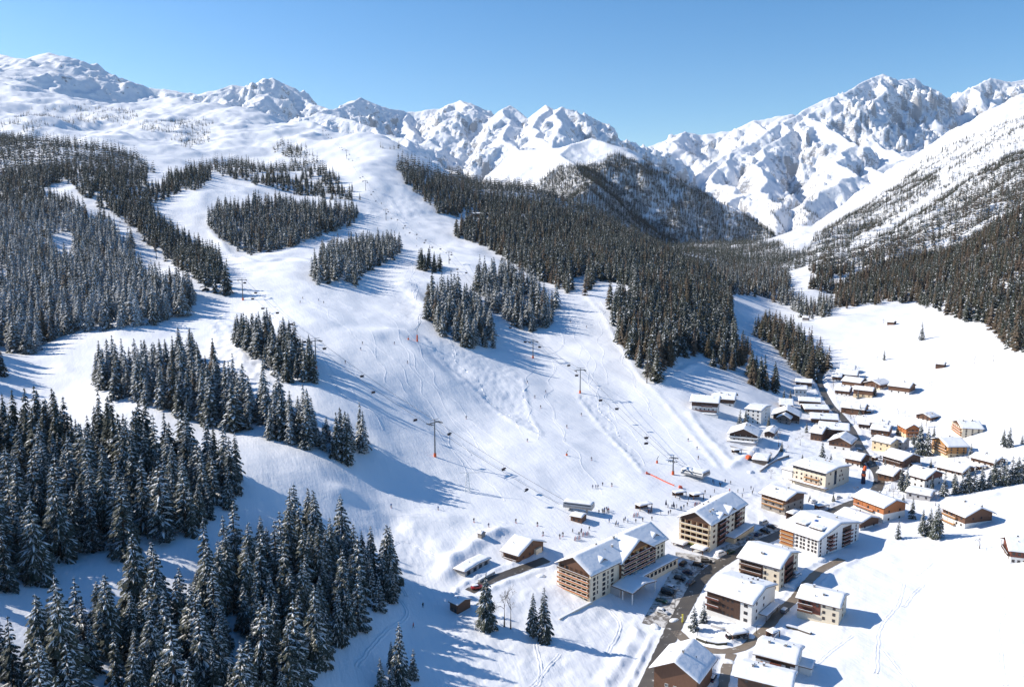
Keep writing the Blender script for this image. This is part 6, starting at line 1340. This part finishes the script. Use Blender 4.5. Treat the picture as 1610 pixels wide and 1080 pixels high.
def rack(px, py, n, lab):
    x, y, z = ground_point(px, py); e = bpy.data.objects.new('ski_rack', None); COL.objects.link(e); e.location = (x, y, z); e.rotation_euler = (0, 0, .5); tag(e, lab, 'ski rack')
    m = MB().tube((-n*.16, 0, .7), (n*.16, 0, .7), .05, k=5); 
    for s in (-1, 1): m.tube((s*n*.16, -.3, -.2), (s*n*.16, 0, .75), .05, k=5).tube((s*n*.16, .3, -.2), (s*n*.16, 0, .75), .05, k=5)
    m.build('frame', M_metal, e)
    for i in range(n):
        k = MB().box(-.07, -.03, 0, .07, .03, 1.45+.2*math.sin(i*2.1)).build('ski_pair', JK[(0, 2, 1, 4, 3)[i % 5]], e); k.location = (-n*.15+i*.3, .05, 0); k.rotation_euler = (RD(8), 0, 0)
rack(908, 849, 8, 'ski rack with dark skis behind the hotel roof'); rack(921, 842, 9, 'longer ski rack next to the hut gable path'); rack(1000, 812, 8, 'ski rack by the hotel back entrance'); rack(1095, 795, 7, 'ski rack at the rear of the second hotel'); rack(1022, 806, 6, 'small ski rack before the folded parasol')
def parasol(px, py, lab):
    x, y, z = ground_point(px, py); e = bpy.data.objects.new('folded_parasol', None); COL.objects.link(e); e.location = (x, y, z); tag(e, lab, 'parasol')
    MB().tube((0, 0, -.2), (0, 0, 2.9), .05, k=5).build('pole', M_metal, e); MB().tube((0, 0, .9), (0, 0, 1.5), .42, .34, k=8).tube((0, 0, 1.5), (0, 0, 2.9), .34, .06, k=8).build('canvas', PAINT['dark blue'], e)
parasol(1024, 807, 'folded dark blue parasol on the snow terrace'); parasol(1059, 800, 'second folded parasol nearer to the second hotel'); parasol(1047, 797, 'third folded parasol behind the crowd')
def wall_line(name, pts, hgt, th, mat, lab, cat, snow=True):
    P = [ground_point(*p) for p in pts]; m = MB()
    for (a, b) in zip(P[:-1], P[1:]):
        d = Vector((b[0]-a[0], b[1]-a[1])); L = d.length; d /= L; q = Vector((-d.y, d.x))*th/2
        for (z0, z1, k, w) in ((-1.0, hgt, 0, 1),)+(((hgt, hgt+.22, 1, 1.25),) if snow else ()):
            V = [(a[0]+s*q.x*w, a[1]+s*q.y*w, a[2]+z) for s in (-1, 1) for z in (z0, z1)]+[(b[0]+s*q.x*w, b[1]+s*q.y*w, b[2]+z) for s in (-1, 1) for z in (z0, z1)]
            m.add(V, [(0, 1, 3, 2), (4, 6, 7, 5), (0, 4, 5, 1), (2, 3, 7, 6), (1, 5, 7, 3), (0, 2, 6, 4)], k)
    tag(m.build(name, [mat, M_roofsnow]), lab, cat)
wall_line('garden_wall', [(1118,985),(1142,992),(1160,999)], .8, .4, P_grey, 'low snowy garden wall along the brown and white apartment house', 'wall')
wall_line('hedge', [(1096,1004),(1112,1010),(1128,1013),(1143,1012)], .6, .8, principled('hedge_leaves', (.05, .05, .04), .9, vary=.5, scale=5), 'dark clipped hedge on the parking island', 'hedge')
wall_line('retaining_wall', [(1195,742),(1208,732),(1222,724),(1240,718)], .9, .5, M_stone, 'brown retaining wall along the path below the tall bare tree', 'wall')
wall_line('path_wall', [(1212,727),(1222,715),(1228,705)], .9, .4, M_stone, 'curving stone wall at the foot of the tall bare tree', 'wall')
wall_line('bridge_rail', [(1355,716),(1366,719),(1378,719)], .7, .2, M_metal, 'pale bridge railing across the village road', 'railing')
wall_line('hedge', [(1236,985),(1255,990),(1275,997)], .5, .7, principled('bare_hedge', (.10, .085, .07), .9, vary=.4, scale=4), 'brown bare hedge below the small cream block', 'hedge')
wall_line('garage_wall', [(753,915),(768,906),(777,901)], .7, .6, M_concrete, 'short snow-capped wall in front of the garage row', 'wall')
wall_line('terrace_wall', [(1148,702),(1168,708),(1186,712)], .8, .4, P_grey, 'snowy terrace wall under the dark-gabled chalet', 'wall')
def small_roof(px, py, w, d_, h, rot, lab, cat='shelter'):
    x, y, z = ground_point(px, py); e = bpy.data.objects.new('shelter', None); COL.objects.link(e); e.location = (x, y, z); e.rotation_euler = (0, 0, rot); tag(e, lab, cat)
    for sx in (-1, 1):
        for sy in (-1, 1): MB().box(sx*w*.45-.09, sy*d_*.45-.09, -.5, sx*w*.45+.09, sy*d_*.45+.09, h-.003).build('post', Wd_mid, e)
    MB().box(-w*.44, d_*.40, -.4, w*.44, d_*.44, h*.8).build('back_wall', Wd_dark, e)
    rf = MB().box(-w/2, -d_/2, h, w/2, d_/2, h+.14).build('roof', M_fascia, e); snow_slab('roof_snow', -w/2+.03, w/2-.03, -d_/2+.03, d_/2-.03, lambda a, b: h+.14, .38, rf, 8, 8, int(px))
for a in [(1160,1002,5,2.6,1.5,.3,'snow-capped bin shelter on the parking island'),(1215,1000,3,2.2,1.4,.6,'tiny roofed shelter at the lane fork'),(1262,836,5,3,1.7,.7,'carport roof behind the white apartment house'),(1248,812,6,3,1.8,.7,'blue-shaded carport beside the stone-faced house'),(1292,800,5,2.6,1.5,.3,'snowed bus shelter near the flat-roofed hotel'),(1330,826,4,2.5,1.5,.4,'snowy woodshed beside the low cottage'),(1068,780,5,2.6,1.7,.3,'snow bar hut at the lower end of the long station'),(1012,800,6,3,1.8,.5,'umbrella bar roof behind the large hotel'),(1095,783,5,3,1.7,.4,'wooden snow bar behind the second hotel'),(1440,735,4,2.5,1.5,.2,'woodshed beside the dark brown chalet'),(1378,724,3.5,2.2,1.5,.3,'snow-capped shed at the bridge'),(1366,650,4,2.6,1.6,.1,'roadside chapel-like shed with pointed snow'),(1158,712,4,2.4,1.4,.2,'terrace shelter under the dark-gabled chalet'),(1543,738,4,2.4,1.4,.2,'little shelter by the half-buried house')]: small_roof(*a)
M_heap = M_snow
def heap(px, py, w, lab):
    x, y, z = ground_point(px, py); r = random.Random(int(px*7+py)); bm = bmesh.new(); bmesh.ops.create_icosphere(bm, subdivisions=3, radius=1)
    for v in bm.verts:
        n = float(vnoise(v.co.x*1.3+px, v.co.y*1.3, 3))*.25+float(vnoise(v.co.x*3+px, v.co.y*3+v.co.z*2, 4))*.10; v.co = Vector((v.co.x*w*(1+n), v.co.y*w*.7*(1+n), v.co.z*w*.42*(1+n)))
    me = bpy.data.meshes.new('snow_heap'); bm.to_mesh(me); bm.free(); me.materials.append(M_roofsnow); me.polygons.foreach_set('use_smooth', [True]*len(me.polygons)); o = bpy.data.objects.new('snow_heap', me); link(o); o.location = (x, y, z-.08*w); o.rotation_euler = (0, 0, r.uniform(0, 3)); tag(o, lab, 'snow heap')
for px, py, w, lab in [(1110,970,2.0,'ploughed snow heap against the apartment house on the island'),(1128,955,1.6,'smaller snow heap by the dark main road'),(1178,1000,1.8,'snow heap at the lane fork'),(1112,1040,2.2,'snow heap next to the dark chalet at the bottom'),(1145,1040,1.6,'round snow heap on the gritted lane edge'),(1240,920,1.7,'snow heap behind the cream apartment house'),(1290,880,2.0,'snow heap at the corner of the white apartment house'),(1060,975,1.5,'snow ridge heap at the parking exit'),(1030,985,1.8,'snow heap at the low end of the hotel parking'),(1290,790,1.8,'snow heap on the hotel forecourt'),(1335,780,2.2,'broad snow heap where the road bends'),(1235,822,1.5,'snow heap before the stone-faced house'),(1350,705,1.6,'snow heap at the inn corner'),(1390,745,1.8,'snow heap under the roadside trees'),(1412,790,1.8,'snow heap by the flat garage'),(1180,742,2.0,'snow heap at the path below the flat garage'),(880,900,1.8,'snow heap at the lane end by the large hotel'),(850,905,1.4,'small snow heap beside the lane to the hotel')]: heap(px, py, w, lab)
# ------------------------------------------------------------------ thin winter haze in the valley air
def haze():
    x0, x1, y0, y1, z0, z1 = -6000, 8500, -400, 9300, -64, 1700
    o = MB().box(x0, y0, z0, x1, y1, z1).build('haze', []); tag(o, kind='stuff')
    m = bpy.data.materials.new('haze_air'); nt, N, L = nodes(m); N.remove(N['Principled BSDF']); v = N.new('ShaderNodeVolumePrincipled')
    v.inputs['Color'].default_value = (.80, .88, 1, 1); v.inputs['Density'].default_value = 1.8e-5; v.inputs['Anisotropy'].default_value = .3
    L.new(v.outputs[0], N['Material Output'].inputs['Volume']); o.data.materials.append(m)
    tag(o, 'thin pale haze filling the valley air', 'haze')
haze()
# ------------------------------------------------------------------ camera, sun, sky
cam = bpy.data.cameras.new('camera'); co = bpy.data.objects.new('camera', cam); COL.objects.link(co)
co.location = (0, 0, CAMH); co.rotation_euler = (R(90)-PITCH, 0, 0)
cam.sensor_width = 36; cam.lens = FPX/1610*36; cam.clip_start = 1; cam.clip_end = 30000; SC.camera = co
SUN_EL, SH = R(33), Vector((.97, -.24, 0)).normalized()
sd = Vector((-SH.x*math.cos(SUN_EL), -SH.y*math.cos(SUN_EL), math.sin(SUN_EL)))
sl = bpy.data.lights.new('sun', 'SUN'); sl.energy = 5.0; sl.angle = R(.53); sl.color = (1, .92, .81)
so = bpy.data.objects.new('sun', sl); COL.objects.link(so); so.rotation_euler = sd.to_track_quat('Z', 'Y').to_euler(); so.location = (-300, 100, 400)
w = bpy.data.worlds.new('World'); SC.world = w; w.use_nodes = True
nt = w.node_tree; bg = nt.nodes['Background']; sky = nt.nodes.new('ShaderNodeTexSky'); sky.sky_type = 'NISHITA'; sky.sun_disc = False
sky.sun_elevation = SUN_EL; sky.sun_rotation = math.atan2(sd.x, sd.y); sky.altitude = 1400; sky.air_density = 1.0; sky.dust_density = .7; sky.ozone_density = 1.5
hs = nt.nodes.new('ShaderNodeHueSaturation'); hs.inputs['Saturation'].default_value = 1.36; nt.links.new(sky.outputs[0], hs.inputs['Color']); nt.links.new(hs.outputs[0], bg.inputs[0]); bg.inputs[1].default_value = .125
SC.view_settings.view_transform = 'Standard'; SC.view_settings.look = 'None'; SC.view_settings.exposure = .43; SC.view_settings.gamma = 1
